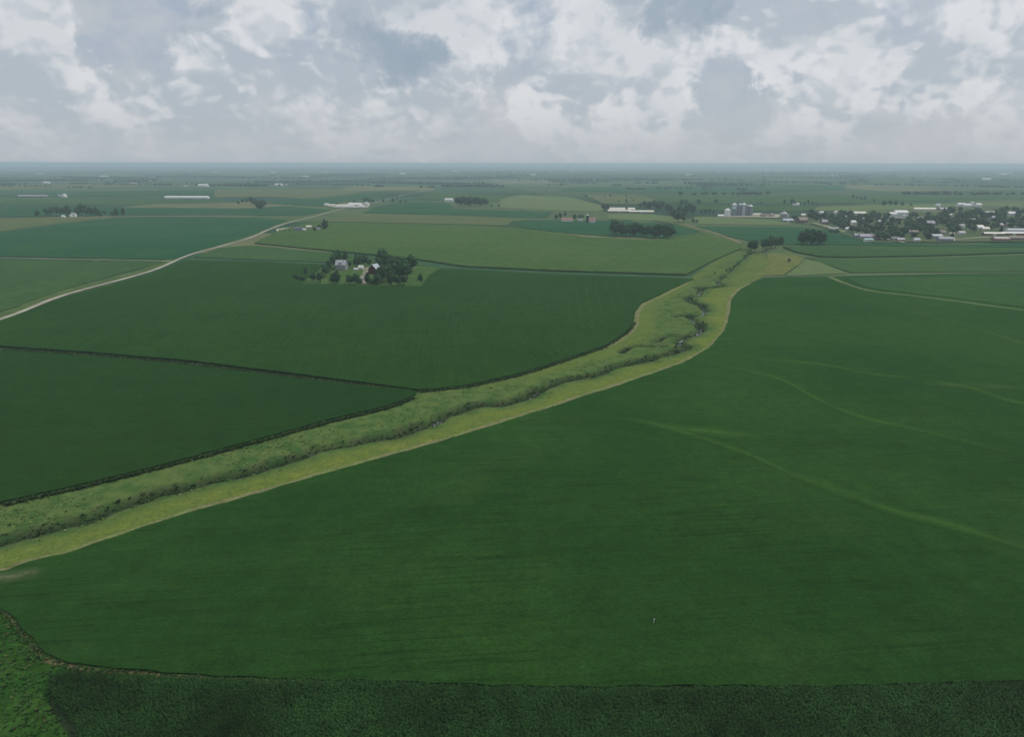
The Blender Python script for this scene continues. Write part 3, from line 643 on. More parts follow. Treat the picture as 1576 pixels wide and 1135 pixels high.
# ------------------------------------------------------------------ tufts: merged small leaf clumps
def clumps(name, label, X, Y, Z, size, height, mat, cols, group=None, blades=5, cat='weeds', droop=.35):
    n_ = len(X); B = blades
    a = nr.uniform(0, 2*np.pi, (n_, B)); ln = size[:, None]*nr.uniform(.5, 1.0, (n_, B)); hh = height[:, None]*nr.uniform(.6, 1.1, (n_, B))
    wd = size[:, None]*nr.uniform(.35, .6, (n_, B))
    dx, dy = np.cos(a), np.sin(a)
    # blade: quad from base, leaning out, width across
    bx = X[:, None]+dx*size[:, None]*.1; by = Y[:, None]+dy*size[:, None]*.1; bz = np.repeat(Z[:, None]-.05, B, 1)
    tx = X[:, None]+dx*ln; ty = Y[:, None]+dy*ln; tz = Z[:, None]+hh
    v0 = np.stack([bx-dy*wd*.4, by+dx*wd*.4, bz], -1); v1 = np.stack([bx+dy*wd*.4, by-dx*wd*.4, bz], -1)
    v2 = np.stack([tx+dy*wd*.6, ty-dx*wd*.6, tz], -1); v3 = np.stack([tx-dy*wd*.6, ty+dx*wd*.6, tz-droop*hh*.3], -1)
    V = np.stack([v0, v1, v2, v3], 2).reshape(-1, 3); F = np.arange(len(V)).reshape(-1, 4)
    o = mesh_np(name, V, F, mat)
    cidx = nr.randint(0, len(cols), n_); cc_ = np.array(cols)[cidx]*nr.uniform(.75, 1.25, (n_, 1))
    add_col(o, 'tint', np.repeat(cc_, B*4, 0))
    tag(o, label, cat, group, 'stuff'); return o
def tint_mat(name, rough=.85, trans=True):
    m, n, b = new_mat(name)
    c = n.attr('tint').outputs['Color']; f = n.noise(world_pos(n), 1.5, 3, .6)
    c = n.mix(1.0, c, n.new_rgb_val(n.ramp(f, .3, .7, .8, 1.2, False)), 'MULTIPLY')
    n.put(b.inputs['Base Color'], c); b.inputs['Roughness'].default_value = rough; b.inputs['Specular IOR Level'].default_value = 0.05
    return m
tuft = tint_mat('tuft_leaf')
k = 26000
r_i = nr.randint(0, nS, k*2); c_i = nr.randint(2, NA-2, k*2)
dd = dmain[r_i, c_i]; do = dox[r_i, c_i]; mw = mown[r_i, c_i]; ds = np.hypot(CX[r_i, c_i], CYY[r_i, c_i])
wv_ = wob[r_i, c_i]; uu = up[r_i, c_i]
bend = 1-sstep(440, 500, ds)*(1-np.clip(.5+1.6*lump(CX, CYY, 7, 33)[r_i, c_i], 0, 1))
npat = np.clip(.5+.9*lump(CX, CYY, 9, 21)[r_i, c_i], 0, 1)
pr = np.clip(.50*bend*np.exp(-((dd+wv_)/(3.4*uu))**2)*uu+.6*np.exp(-(do/2.2)**2)+.20*npat**2*(1-np.clip(mw*1.3, 0, 1)), 0, 1)
keep = nr.uniform(0, 1, k*2) < pr; r_i, c_i = r_i[keep], c_i[keep]
X = CX[r_i, c_i]+nr.uniform(-.6, .6, len(r_i)); Y = CYY[r_i, c_i]+nr.uniform(-.6, .6, len(r_i)); Z = Zc[r_i, c_i]
dd = dmain[r_i, c_i]; do = dox[r_i, c_i]
nearc = (dd < 4.0) | (do < 2.0)
sel = nearc
clumps('bank_weeds', 'dark tall weeds crowding the creek banks', X[sel], Y[sel], Z[sel], nr.uniform(.4, .95, sel.sum()), nr.uniform(.25, .95, sel.sum()), tuft, [(.034, .076, .022), (.044, .090, .028), (.055, .090, .030), (.050, .085, .030), (.055, .115, .034)], blades=6)
sel = ~nearc
clumps('meadow_weeds', 'loose tufts of green and tan weeds in the creek grass', X[sel], Y[sel], Z[sel], nr.uniform(.4, .9, sel.sum()), nr.uniform(.15, .45, sel.sum()), tuft, [(.085, .15, .04), (.11, .17, .05), (.075, .13, .038), (.15, .165, .070), (.12, .18, .05)], blades=5)
def edge_pts(px, w_, n_):
    C = dense(Gs(px), .5); i = nr.randint(0, len(C), n_); return C[i, 0]+nr.normal(0, w_, n_), C[i, 1]+nr.normal(0, w_, n_)
X, Y = edge_pts([(-60, 880), (8, 940), (40, 980), (72, 1014), (100, 1024), (150, 1032), (300, 1042), (500, 1052), (915, 1062), (1570, 1053)], .9, 2600)
X2, Y2 = edge_pts([(8, 960), (20, 1000), (40, 1040), (60, 1100), (90, 1150)], 6.5, 900)
X = np.r_[X, X2]; Y = np.r_[Y, Y2]
clumps('margin_weeds', 'ragged weeds along the soybean corner and through the meadow', X, Y, hgt(X, Y)+.02, nr.uniform(.25, .7, len(X)), nr.uniform(.15, .5, len(X)), tuft, [(.03, .085, .018), (.038, .092, .020), (.06, .09, .028), (.026, .07, .016)])
X, Y = edge_pts([(8, 539), (150, 548), (300, 562), (450, 581), (560, 594), (640, 605), (720, 597), (800, 579), (880, 553), (930, 536), (963, 515), (977, 498)], .8, 3200)
X2, Y2 = edge_pts([(8, 778), (100, 758), (200, 734), (300, 708), (400, 681), (500, 653), (600, 629), (636, 614)], .6, 2600)
X = np.r_[X, X2]; Y = np.r_[Y, Y2]
clumps('margin_weeds', 'uneven grass fringe at the foot of the left cornfields', X, Y, hgt(X, Y)+.1, nr.uniform(.4, .9, len(X)), nr.uniform(.3, 1.0, len(X)), tuft, [(.05, .10, .025), (.03, .07, .02), (.08, .12, .04)])
# ------------------------------------------------------------------ corn rows along the bottom
CB = np.array([G(*p) for p in [(78, 1046), (300, 1054), (600, 1062), (915, 1070), (1250, 1068), (1570, 1061), (1800, 1056), (1750, 1230), (900, 1230), (160, 1230), (118, 1132), (107, 1112), (87, 1090), (76, 1070)]])
mn, mx = CB.min(0), CB.max(0)
ca, sa = math.cos(math.radians(-2)), math.sin(math.radians(-2))
U, W_ = np.meshgrid(np.arange(mn[0]-10, mx[0]+10, .27), np.arange(mn[1]-10, mx[1]+10, .76))
U = U.ravel()+nr.uniform(-.07, .07, U.size); W_ = W_.ravel()+nr.uniform(-.05, .05, W_.size)
X = U*ca-W_*sa; Y = U*sa+W_*ca
kk = inside(X, Y, CB) & (np.abs(X) < Y*.89+5) & (nr.uniform(0, 1, X.size) < .93)
X, Y = X[kk], Y[kk]; k = len(X); Z = hgt(X, Y)
vig = 1+.10*np.sin(X/7+np.sin(Y/3))+.08*nr.normal(0, 1, k)
H = 2.25*vig
allV, allC = [], []
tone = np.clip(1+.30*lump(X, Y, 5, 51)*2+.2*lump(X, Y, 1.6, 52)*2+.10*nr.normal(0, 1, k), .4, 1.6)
for j in range(5):
    az = nr.uniform(0, 2*np.pi, k); z0 = H*(.35+.13*j); L_ = nr.uniform(.45, .8, k); wd = .05+.03*nr.uniform(0, 1, k)
    dx, dy = np.cos(az), np.sin(az)
    p0 = np.stack([X-dy*wd, Y+dx*wd, Z+z0], 1); p1 = np.stack([X+dy*wd, Y-dx*wd, Z+z0], 1)
    m0 = np.stack([X+dx*L_*.5+dy*wd*1.5, Y+dy*L_*.5-dx*wd*1.5, Z+z0+.32], 1); m1 = np.stack([X+dx*L_*.5-dy*wd*1.5, Y+dy*L_*.5+dx*wd*1.5, Z+z0+.32], 1)
    e = np.stack([X+dx*L_, Y+dy*L_, Z+z0+.10], 1)
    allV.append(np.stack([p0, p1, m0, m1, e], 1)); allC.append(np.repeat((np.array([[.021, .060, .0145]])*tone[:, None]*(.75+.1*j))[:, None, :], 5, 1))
tz = np.stack([np.stack([X-.05, Y, Z+H*.9], 1), np.stack([X+.05, Y, Z+H*.9], 1), np.stack([X, Y+.04, Z+H*1.08], 1), np.stack([X, Y-.04, Z+H*1.08], 1), np.stack([X, Y, Z+H*1.12], 1)], 1)
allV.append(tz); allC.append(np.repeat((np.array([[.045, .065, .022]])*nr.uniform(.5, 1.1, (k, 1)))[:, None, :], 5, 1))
V = np.concatenate(allV, 0).reshape(-1, 3); Cc = np.concatenate(allC, 0).reshape(-1, 3)
nb = len(V)//5; bI = np.arange(nb)[:, None]*5
F = np.concatenate([bI+[0, 1, 2], bI+[0, 2, 3], bI+[3, 2, 4]], 0)
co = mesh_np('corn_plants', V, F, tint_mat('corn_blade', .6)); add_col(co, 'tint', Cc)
tag(co, 'rows of tasselled corn plants along the bottom edge', 'corn', None, 'stuff')
# ------------------------------------------------------------------ trees
def leaf_mat(name, c1, c2, c3_):
    m, n, b = new_mat(name)
    oi = n.new('ShaderNodeObjectInfo'); tco = n.new('ShaderNodeTexCoord')
    r = oi.outputs['Random']
    f = n.noise(n.vmath('ADD', tco.outputs['Object'], n.vmath('SCALE', (1, 1, 1), scale=n.math('MULTIPLY', r, 50))), .35, 4, .6)
    c = n.mix(n.ramp(f, .35, .65), c1, c2)
    c = n.mix(n.math('MULTIPLY', r, .65), c, c3_)
    f2 = n.noise(tco.outputs['Object'], 2.2, 3, .6)
    c = n.mix(1.0, c, n.new_rgb_val(n.ramp(f2, .3, .7, .75, 1.3, False)), 'MULTIPLY')
    n.put(b.inputs['Base Color'], c); b.inputs['Roughness'].default_value = .7
    return m
LEAF = leaf_mat('deciduous_leaves', c3(.026, .082, .030), c3(.042, .112, .034), c3(.052, .104, .040))
LEAF2 = leaf_mat('spruce_needles', c3(.018, .044, .022), c3(.026, .058, .026), c3(.024, .050, .028))
LEAF3 = leaf_mat('pale_leaves', c3(.045, .085, .035), c3(.060, .100, .045), c3(.075, .095, .05))
BARK = plain('bark', (.09, .07, .05), .95, .3, 1.5)
def crown_mesh(name, kind, seed, nleaf, mat):
    """unit tree 10 m tall: crown of leaf clumps over a ragged dark heart, and its trunk with limbs"""
    r = np.random.RandomState(seed)
    lobes = []
    if kind == 'round':
        for _ in range(9):
            a = r.uniform(0, 6.28); rad = r.uniform(.6, 2.2); lobes.append((rad*math.cos(a), rad*math.sin(a), r.uniform(3.2, 7.6), r.uniform(1.5, 2.4), r.uniform(1.3, 2.1)))
        lobes.append((0, 0, 7.6, 2.0, 2.1)); lobes.append((0, 0, 5, 2.6, 2.6))
    elif kind == 'tall':
        for i in range(9):
            a = r.uniform(0, 6.28); z = 2.2+6.2*i/8; w_ = 1.9*math.sin(math.pi*(.22+.70*i/8)); lobes.append((.6*math.cos(a), .6*math.sin(a), z, max(.8, w_), 1.35))
    elif kind == 'cone':
        for i in range(8):
            z = 1.4+7.4*i/7; w_ = 2.2*(1-i/8.2); lobes.append((r.uniform(-.15, .15), r.uniform(-.15, .15), z, max(.45, w_), .95))
    else:  # bush
        for _ in range(8):
            a = r.uniform(0, 6.28); rad = r.uniform(0, 3.0); lobes.append((rad*math.cos(a), rad*math.sin(a)*.8, r.uniform(2.2, 6.5), r.uniform(2.0, 3.2), r.uniform(2.2, 3.2)))
    lobes = np.array(lobes)
    # leaf clumps on the lobes' skins
    k = nleaf; li = r.choice(len(lobes), k, p=(lobes[:, 3]**2)/(lobes[:, 3]**2).sum())
    d = r.normal(0, 1, (k, 3)); d /= np.linalg.norm(d, axis=1)[:, None]
    rr = r.uniform(.72, 1.08, k)
    C = lobes[li, :3]+d*np.stack([lobes[li, 3], lobes[li, 3], lobes[li, 4]], 1)*rr[:, None]
    keep = C[:, 2] > .9; C = C[keep]; d = d[keep]; k = len(C)
    nrm = d+r.normal(0, .55, (k, 3)); nrm[:, 2] += .25; nrm /= np.linalg.norm(nrm, axis=1)[:, None]
    u = np.cross(nrm, r.normal(0, 1, (k, 3))); u /= np.linalg.norm(u, axis=1)[:, None]; v = np.cross(nrm, u)
    s = r.uniform(.28, .62, k)[:, None]
    bend = nrm*s*.35
    q = np.stack([C-u*s-bend*.6, C-v*s*r.uniform(.6, 1, (k, 1)), C+u*s-bend*.6, C+v*s*r.uniform(.6, 1, (k, 1))+bend*.2], 1).reshape(-1, 3)
    V = [q]; F = [np.arange(len(q)).reshape(-1, 4)]
    # hearts: rough low-poly balls a little inside the leaves
    bm = bmesh.new(); bmesh.ops.create_icosphere(bm, subdivisions=1, radius=1.0)
    iv = np.array([v_.co[:] for v_ in bm.verts]); iff = np.array([[x.index for x in f.verts] for f in bm.faces]); bm.free()
    off = len(q); tris = []
    for L in lobes:
        p = iv*np.array([L[3], L[3], L[4]])*.80*r.uniform(.8, 1.1, (len(iv), 1))+L[:3]
        V.append(p); tris.append(iff+off); off += len(p)
    V = np.vstack(V); me = bpy.data.meshes.new(name)
    me.from_pydata(V.tolist(), [], [tuple(f) for f in F[0].tolist()]+[tuple(f) for t_ in tris for f in t_.tolist()]); me.materials.append(mat); me.update()
    # trunk and limbs
    tv, tf = [], []
    def limb(a, b_, r0, r1, n_=6):
        a = Vector(a); b_ = Vector(b_); ax = (b_-a).normalized(); s_ = ax.orthogonal().normalized(); t_ = ax.cross(s_); o_ = len(tv)
        for p_, rd in ((a, r0), (b_, r1)):
            for i in range(n_):
                an = 6.283*i/n_; tv.append(tuple(p_+(s_*math.cos(an)+t_*math.sin(an))*rd))
        for i in range(n_): tf.append((o_+i, o_+(i+1) % n_, o_+n_+(i+1) % n_, o_+n_+i))
    top = 3.4 if kind != 'bush' else 1.6
    limb((0, 0, -.3), (0.05, 0, top), .30, .20); limb((0.05, 0, top), (0, .1, 7.5 if kind != 'bush' else 3.5), .20, .06)
    for i in range(5):
        L = lobes[i % len(lobes)]; limb((0, 0, top*.8+.25*i), tuple(L[:3]), .12, .04, 5)
    tm = bpy.data.meshes.new(name+'_trunk'); tm.from_pydata(tv, [], tf); tm.materials.append(BARK); tm.update()
    return me, tm
TREES = {}
for kd, cnt, nl, mt in [('round', 5, 620, LEAF), ('tall', 4, 520, LEAF), ('cone', 2, 460, LEAF2), ('bush', 3, 380, LEAF)]:
    TREES[kd] = [crown_mesh('crown_'+kd, kd, 40+i*7+len(kd), nl, mt) for i in range(cnt)]
TREES['pale'] = [crown_mesh('crown_pale', 'round', 91+i, 520, LEAF3) for i in range(2)]
ALL_TREES = []
def add_tree(x, y, h, kind, label, group, wide=1.0, name=None, z=None):
    me, tm = TREES[kind][rng.randrange(len(TREES[kind]))]
    nm = name or {'round': 'broadleaf_tree', 'tall': 'poplar_tree', 'cone': 'spruce_tree', 'bush': 'shrub', 'pale': 'broadleaf_tree'}[kind]
    rt = empty(nm, (x, y, float(hgt(x, y)) if z is None else z), rng.uniform(0, 6.28))
    s = h/9.6; rt.scale = (s*wide*rng.uniform(.92, 1.1), s*wide*rng.uniform(.92, 1.1), s)
    cr = bpy.data.objects.new('crown', me); col.objects.link(cr); cr.parent = rt
    tk = bpy.data.objects.new('trunk', tm); col.objects.link(tk); tk.parent = rt
    tag(rt, label, 'shrub' if kind == 'bush' else 'tree', group); ALL_TREES.append(rt); return rt
ORD = ['first', 'second', 'third', 'fourth', 'fifth', 'sixth', 'seventh', 'eighth', 'ninth', 'tenth', 'eleventh', 'twelfth', 'thirteenth', 'fourteenth', 'fifteenth', 'sixteenth', 'seventeenth', 'eighteenth', 'nineteenth', 'twentieth']
def cluster(where, group, items, noun='tree', k=1.0, w=1.0):
    """items: (px, py_base, height in photo px, kind, [wide]); labelled in order from the left"""
    items = sorted(items, key=lambda t_: t_[0]); n_ = len(items)
    for i, it in enumerate(items):
        px, py, hp, kd = it[:4]; wd = (it[4] if len(it) > 4 else 1.0)*w; hp = hp*k
        x, y = G(px, py); s_ = scale_at(x, y); h = hp/s_/math.cos(PITCH)*1.0
        look = {'round': 'round', 'tall': 'tall', 'cone': 'pointed', 'bush': 'low', 'pale': 'pale'}[kd]
        nn = 'shrub' if kd == 'bush' else 'tree' if kd != 'cone' else 'tree'
        if n_ == 1: lab = f'{look} {nn} {where}'
        elif i == 0: lab = f'leftmost, {look} {nn} {where}'
        elif i == n_-1: lab = f'rightmost, {look} {nn} {where}'
        else: lab = f'{look} {nn}, {ORD[i]} from the left {where}'
        add_tree(x, y, h, kd, lab, group if n_ > 1 else None, wd)
R_, T_, C_, B_, P_ = 'round', 'tall', 'cone', 'bush', 'pale'
# homestead grove
cluster('behind and beside the grey farmhouse', 'trees around the grey farmhouse', [(516, 413, 20, R_), (521, 405, 17, R_), (531, 404, 15, T_), (507, 416, 13, R_), (552, 412, 17, R_), (548, 408, 15, C_), (560, 410, 15, R_), (538, 410, 9, B_), (568, 407, 9, B_)], k=1.12, w=1.15)
cluster('in the front hedge line of the homestead', 'trees along the front of the homestead', [(458, 431, 9, B_), (471, 423, 10, T_), (466, 433, 9, B_), (483, 434, 12, R_), (493, 435, 14, R_), (501, 425, 15, R_), (519, 437, 18, T_), (514, 437, 14, R_), (537, 438, 13, R_), (547, 438, 14, R_), (553, 437, 10, B_), (566, 437, 15, T_), (573, 438, 11, B_)], k=1.12, w=1.15)
cluster('in the dense grove right of the red barn', 'trees of the grove beside the red barn', [(588, 409, 22, R_), (593, 414, 20, R_), (582, 415, 16, R_), (601, 410, 15, R_), (611, 420, 22, R_), (621, 416, 17, R_), (632, 420, 23, R_), (627, 428, 20, R_), (618, 432, 24, R_), (607, 430, 22, R_), (598, 434, 22, R_), (589, 436, 24, R_), (581, 438, 14, R_), (602, 439, 18, T_), (612, 440, 16, R_), (622, 439, 14, R_), (594, 424, 14, P_), (585, 430, 16, R_)], k=1.12, w=1.15)
cluster('alone on the grass right of the homestead grove', None, [(648, 437, 15, R_, .85)])
# left farm behind the road
cluster('by the small farm right of the gravel road', 'trees of the small farm by the gravel road', [(424, 356, 3.5, B_), (431, 356, 3.5, B_), (438, 357, 3.5, B_), (446, 357, 4, B_), (456, 353, 5, B_), (484, 357, 7, R_), (492, 354, 8, R_), (500, 354, 15, T_, 1.25), (503, 351, 11, T_), (444, 349, 3, B_, 1.5)])
cluster('in the row round the far left farmstead', 'trees round the far left farmstead', [(58, 334, 9, R_), (72, 333, 10, R_), (79, 332, 11, R_), (88, 331, 11, R_), (96, 331, 9, R_), (104, 333, 14, R_), (99, 331, 9, R_), (120, 333, 12, R_), (127, 332, 15, R_), (134, 333, 14, R_), (141, 333, 12, R_), (148, 333, 11, R_), (154, 335, 10, R_), (162, 330, 6, B_), (174, 334, 8, R_), (180, 333, 12, T_, 1.2), (190, 332, 11, T_)])
cluster('in the clump beside the left dry lane', 'trees of the clump at the dry lane', [(367, 314, 5, B_), (374, 313, 6, R_), (380, 313, 7, R_), (388, 316, 12, R_), (394, 319, 12, R_), (400, 324, 14, R_), (404, 321, 12, R_), (408, 318, 8, R_)])
cluster('beside the white farm on the gravel road', 'trees beside the white farm', [(545, 313, 5, R_), (562, 313, 8, R_), (568, 313, 8, R_), (574, 313, 6, R_), (513, 316, 4, B_)])
cluster('along the gravel road beyond the white farm', 'trees along the far gravel road', [(590, 312, 5, R_), (604, 312, 7, R_), (611, 307, 5, T_), (616, 312, 5, B_), (624, 312, 5, B_)])
cluster('in the dark grove right of the far white shed', 'trees of the grove by the white shed', [(704, 317, 13, R_), (709, 317, 14, T_), (714, 317, 14, R_), (719, 318, 14, R_), (724, 318, 15, T_), (729, 317, 13, R_), (734, 318, 14, R_), (739, 318, 13, T_), (744, 317, 12, R_), (749, 317, 10, R_), (756, 318, 4, B_), (768, 318, 4, B_)])
cluster('around the red roofed farm', 'trees around the red roofed farm', [(856, 338, 8, R_), (862, 337, 9, R_), (869, 335, 8, R_), (884, 339, 9, R_), (892, 338, 8, R_), (897, 337, 6, R_)])
cluster('in the big dark grove below the pale barns', 'trees of the big grove below the pale barns',
        [(944, 361, 22, R_), (950, 364, 22, R_), (957, 363, 20, T_), (963, 364, 18, R_), (969, 364, 18, R_), (974, 364, 19, T_), (979, 363, 20, R_), (985, 363, 17, R_), (991, 365, 16, R_), (997, 365, 17, R_), (1003, 366, 18, R_), (1009, 367, 20, T_), (1015, 367, 21, R_), (1022, 368, 21, R_), (1029, 368, 21, R_), (1033, 366, 18, R_)])
cluster('where the upper creek splits', 'trees where the upper creek splits', [(1156, 387, 15, R_), (1161, 388, 17, R_), (1163, 380, 10, P_), (1174, 384, 14, R_), (1180, 384, 16, R_), (1187, 382, 17, R_), (1193, 381, 15, R_), (1200, 378, 13, T_), (1203, 378, 12, T_)])
cluster('in the compact grove below the left end of town', 'trees of the compact grove below the town', [(1233, 376, 18, R_), (1238, 376, 21, T_), (1243, 377, 21, R_), (1249, 377, 22, T_), (1254, 377, 21, R_), (1259, 377, 20, T_), (1264, 376, 18, R_), (1268, 375, 14, R_)])
cluster('standing alone on the green edge below the compact grove', None, [(1214, 404, 6, R_, 1.1)])
cluster('at the left end of the pale barns', 'trees at the pale barns', [(929, 324, 10, R_), (935, 324, 10, R_), (964, 326, 8, T_), (964, 313, 7, T_), (952, 311, 3, B_)])
cluster('in the tree line behind the pale barns', 'trees of the tree line behind the pale barns',
        [(985, 321, 8, R_), (992, 320, 10, R_), (999, 324, 13, R_), (1006, 321, 12, R_), (1013, 324, 14, R_), (1019, 322, 12, R_), (1026, 327, 13, R_), (1032, 330, 13, R_), (1037, 338, 15, P_), (1044, 342, 18, R_), (1050, 336, 14, P_), (1056, 330, 14, R_), (1062, 326, 12, R_), (1066, 330, 13, R_), (1049, 317, 9, R_), (1056, 316, 8, R_), (1075, 315, 8, R_), (1046, 328, 12, R_), (1052, 342, 9, P_)])
cluster('in the low row left of the silver bins', 'trees of the low row left of the bins', [(1067, 343, 6, P_, 1.3), (1073, 342, 5, B_), (1080, 330, 6, R_), (1086, 329, 7, R_), (1092, 329, 7, R_), (1098, 329, 5, B_)])
cluster('on the field edge behind the silver bins', 'trees on the field edge behind the bins', [(1102, 314, 7, R_), (1112, 315, 3, B_), (1122, 315, 3, B_), (1165, 315, 4, B_), (1172, 315, 5, T_), (1207, 314, 6, R_), (1218, 315, 8, R_), (1223, 316, 6, R_), (1231, 316, 5, R_), (1238, 316, 5, R_), (1244, 315, 7, T_), (1250, 316, 5, R_), (1256, 316, 4, R_)])
cluster('on the crest behind the tan knoll', 'small trees on the crest behind the tan knoll', [(902, 304, 4, R_), (931, 303, 3, B_), (939, 303, 4, R_), (964, 303, 4, R_), (971, 306, 3, B_), (975, 309, 3, B_)])
cluster('behind the town on the pale far road', 'trees on the far road behind the town', [(1312, 306, 6, R_), (1319, 307, 5, R_), (1325, 308, 5, R_), (1331, 308, 5, R_), (1345, 311, 4, R_), (1360, 318, 8, R_), (1370, 317, 8, R_), (1378, 317, 7, R_), (1388, 318, 6, R_), (1402, 317, 4, B_)])
# shrubs standing in the creek
def cz(px, py):
    x, y = G(px, py); return x, y, float(corridor_z(np.array([x]), np.array([y]))[0])
shr = [(150, 797, 9), (70, 812, 7), (98, 805, 7), (222, 768, 6), (345, 737, 5), (395, 722, 5), (745, 622, 9), (733, 625, 6), (690, 640, 5), (868, 583, 6), (893, 578, 6), (1004, 550, 8), (1010, 547, 7), (995, 552, 6), (1045, 537, 9), (1040, 534, 7), (1019, 532, 6), (1078, 498, 7), (1074, 497, 6), (1080, 475, 6), (1085, 476, 5), (1066, 462, 6), (1062, 460, 6), (1070, 463, 5), (1113, 440, 6), (1105, 433, 5), (1098, 443, 4), (1117, 417, 5), (1123, 414, 5), (1130, 408, 6), (1136, 403, 6), (1142, 399, 5), (1055, 487, 5), (980, 557, 5), (945, 565, 5), (960, 541, 4), (1100, 421, 4), (640, 657, 5), (555, 678, 5)]
shr.sort()
for i, (px, py, hp) in enumerate(shr):
    x, y, z = cz(px, py); h = .75*hp/scale_at(x, y)/math.cos(PITCH)
    if px < 420: w_ = 'on the lower creek bank at the left'
    elif px < 900: w_ = 'on the creek bank in the middle stretch'
    elif py > 445: w_ = 'in the meandering bend of the creek'
    else: w_ = 'on the upper creek above the bend'
    key = w_; cnt = sum(1 for q in shr[:i] if (('on the lower creek bank at the left' if q[0] < 420 else 'on the creek bank in the middle stretch' if q[0] < 900 else 'in the meandering bend of the creek' if q[1] > 445 else 'on the upper creek above the bend') == key))
    add_tree(x, y, h, 'bush', f'dark shrub, {ORD[cnt] if cnt < 20 else "last"} from the left {w_}', 'shrubs along the creek', .9, z=z-.15)
# ------------------------------------------------------------------ far woods: tree belts and groves too far off to count, some in place of cloud shadow
bm = bmesh.new(); bmesh.ops.create_icosphere(bm, subdivisions=1, radius=1.0)
iv = np.array([v_.co[:] for v_ in bm.verts]); iff = np.array([[x.index for x in f.verts] for f in bm.faces]); bm.free()
pts = []
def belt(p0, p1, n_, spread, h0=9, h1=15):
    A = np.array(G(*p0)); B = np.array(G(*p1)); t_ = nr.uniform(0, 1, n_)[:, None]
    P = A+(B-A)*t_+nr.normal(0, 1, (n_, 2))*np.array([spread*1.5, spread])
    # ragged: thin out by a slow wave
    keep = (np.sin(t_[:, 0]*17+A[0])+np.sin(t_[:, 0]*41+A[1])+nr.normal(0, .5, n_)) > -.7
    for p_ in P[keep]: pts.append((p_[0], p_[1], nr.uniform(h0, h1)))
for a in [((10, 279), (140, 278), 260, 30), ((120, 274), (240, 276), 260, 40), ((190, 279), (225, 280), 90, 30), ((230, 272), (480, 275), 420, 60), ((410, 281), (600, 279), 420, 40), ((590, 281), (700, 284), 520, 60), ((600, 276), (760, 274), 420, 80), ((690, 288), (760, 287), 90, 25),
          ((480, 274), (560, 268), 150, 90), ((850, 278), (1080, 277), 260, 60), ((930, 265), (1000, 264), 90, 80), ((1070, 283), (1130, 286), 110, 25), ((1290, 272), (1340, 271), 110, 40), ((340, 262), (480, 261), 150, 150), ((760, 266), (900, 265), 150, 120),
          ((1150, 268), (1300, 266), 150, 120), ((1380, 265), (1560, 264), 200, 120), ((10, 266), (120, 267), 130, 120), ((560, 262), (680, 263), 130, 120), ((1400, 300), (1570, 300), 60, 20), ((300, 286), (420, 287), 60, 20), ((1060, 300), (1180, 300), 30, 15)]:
    belt(*a)  # some middle belts are added to darken a cloud-shadowed band
# scattered farm groves and creek lines over the whole plain
for _ in range(330):
    d = 2800*math.exp(nr.uniform(0, 1)*2.3); a = nr.uniform(-.95, .95)
    x0, y0 = d*math.sin(a), d*math.cos(a)
    if inside(np.array([x0]), np.array([y0]), [(-3200, 0), (-3200, 3300), (-600, 3500), (3200, 3000), (3200, 0)])[0]: continue
    n_ = nr.randint(4, 22); el = nr.uniform(0, 3.14); L_ = nr.uniform(20, 160)
    for _k in range(n_):
        t_ = nr.uniform(-.5, .5)*L_; pts.append((x0+t_*math.cos(el)*1.4+nr.normal(0, 8), y0+t_*math.sin(el)*.5+nr.normal(0, 8), nr.uniform(6, 11)))
for _ in range(26):                                     # wooded stream lines
    d = 4500*math.exp(nr.uniform(0, 1)*1.9); a = nr.uniform(-.8, .8); x0, y0 = d*math.sin(a), d*math.cos(a); hd = nr.uniform(-.5, .5)
    for s_ in np.arange(0, nr.uniform(500, 2600), 13):
        x0 += 13*math.cos(hd); y0 += 13*math.sin(hd); hd += nr.normal(0, .12)
        if nr.uniform() < .85: pts.append((x0+nr.normal(0, 9), y0+nr.normal(0, 9), nr.uniform(5, 10)))
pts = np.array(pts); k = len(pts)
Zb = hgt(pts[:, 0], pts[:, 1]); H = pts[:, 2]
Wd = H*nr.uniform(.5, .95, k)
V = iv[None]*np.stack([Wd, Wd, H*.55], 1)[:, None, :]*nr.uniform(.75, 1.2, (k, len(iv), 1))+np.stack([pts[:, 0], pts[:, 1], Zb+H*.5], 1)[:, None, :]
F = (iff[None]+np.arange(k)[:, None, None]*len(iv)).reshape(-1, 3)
fw = mesh_np('distant_woods_and_shade', V.reshape(-1, 3), F, crop_mat('distant_foliage', c3(.030, .066, .030), c3(.042, .080, .032), None, big=.004, rows=0, fine=.3, bump=0))
tag(fw, 'dark belts and clumps of woodland fading toward the horizon, some added as cloud shadow', 'woods', None, 'stuff')
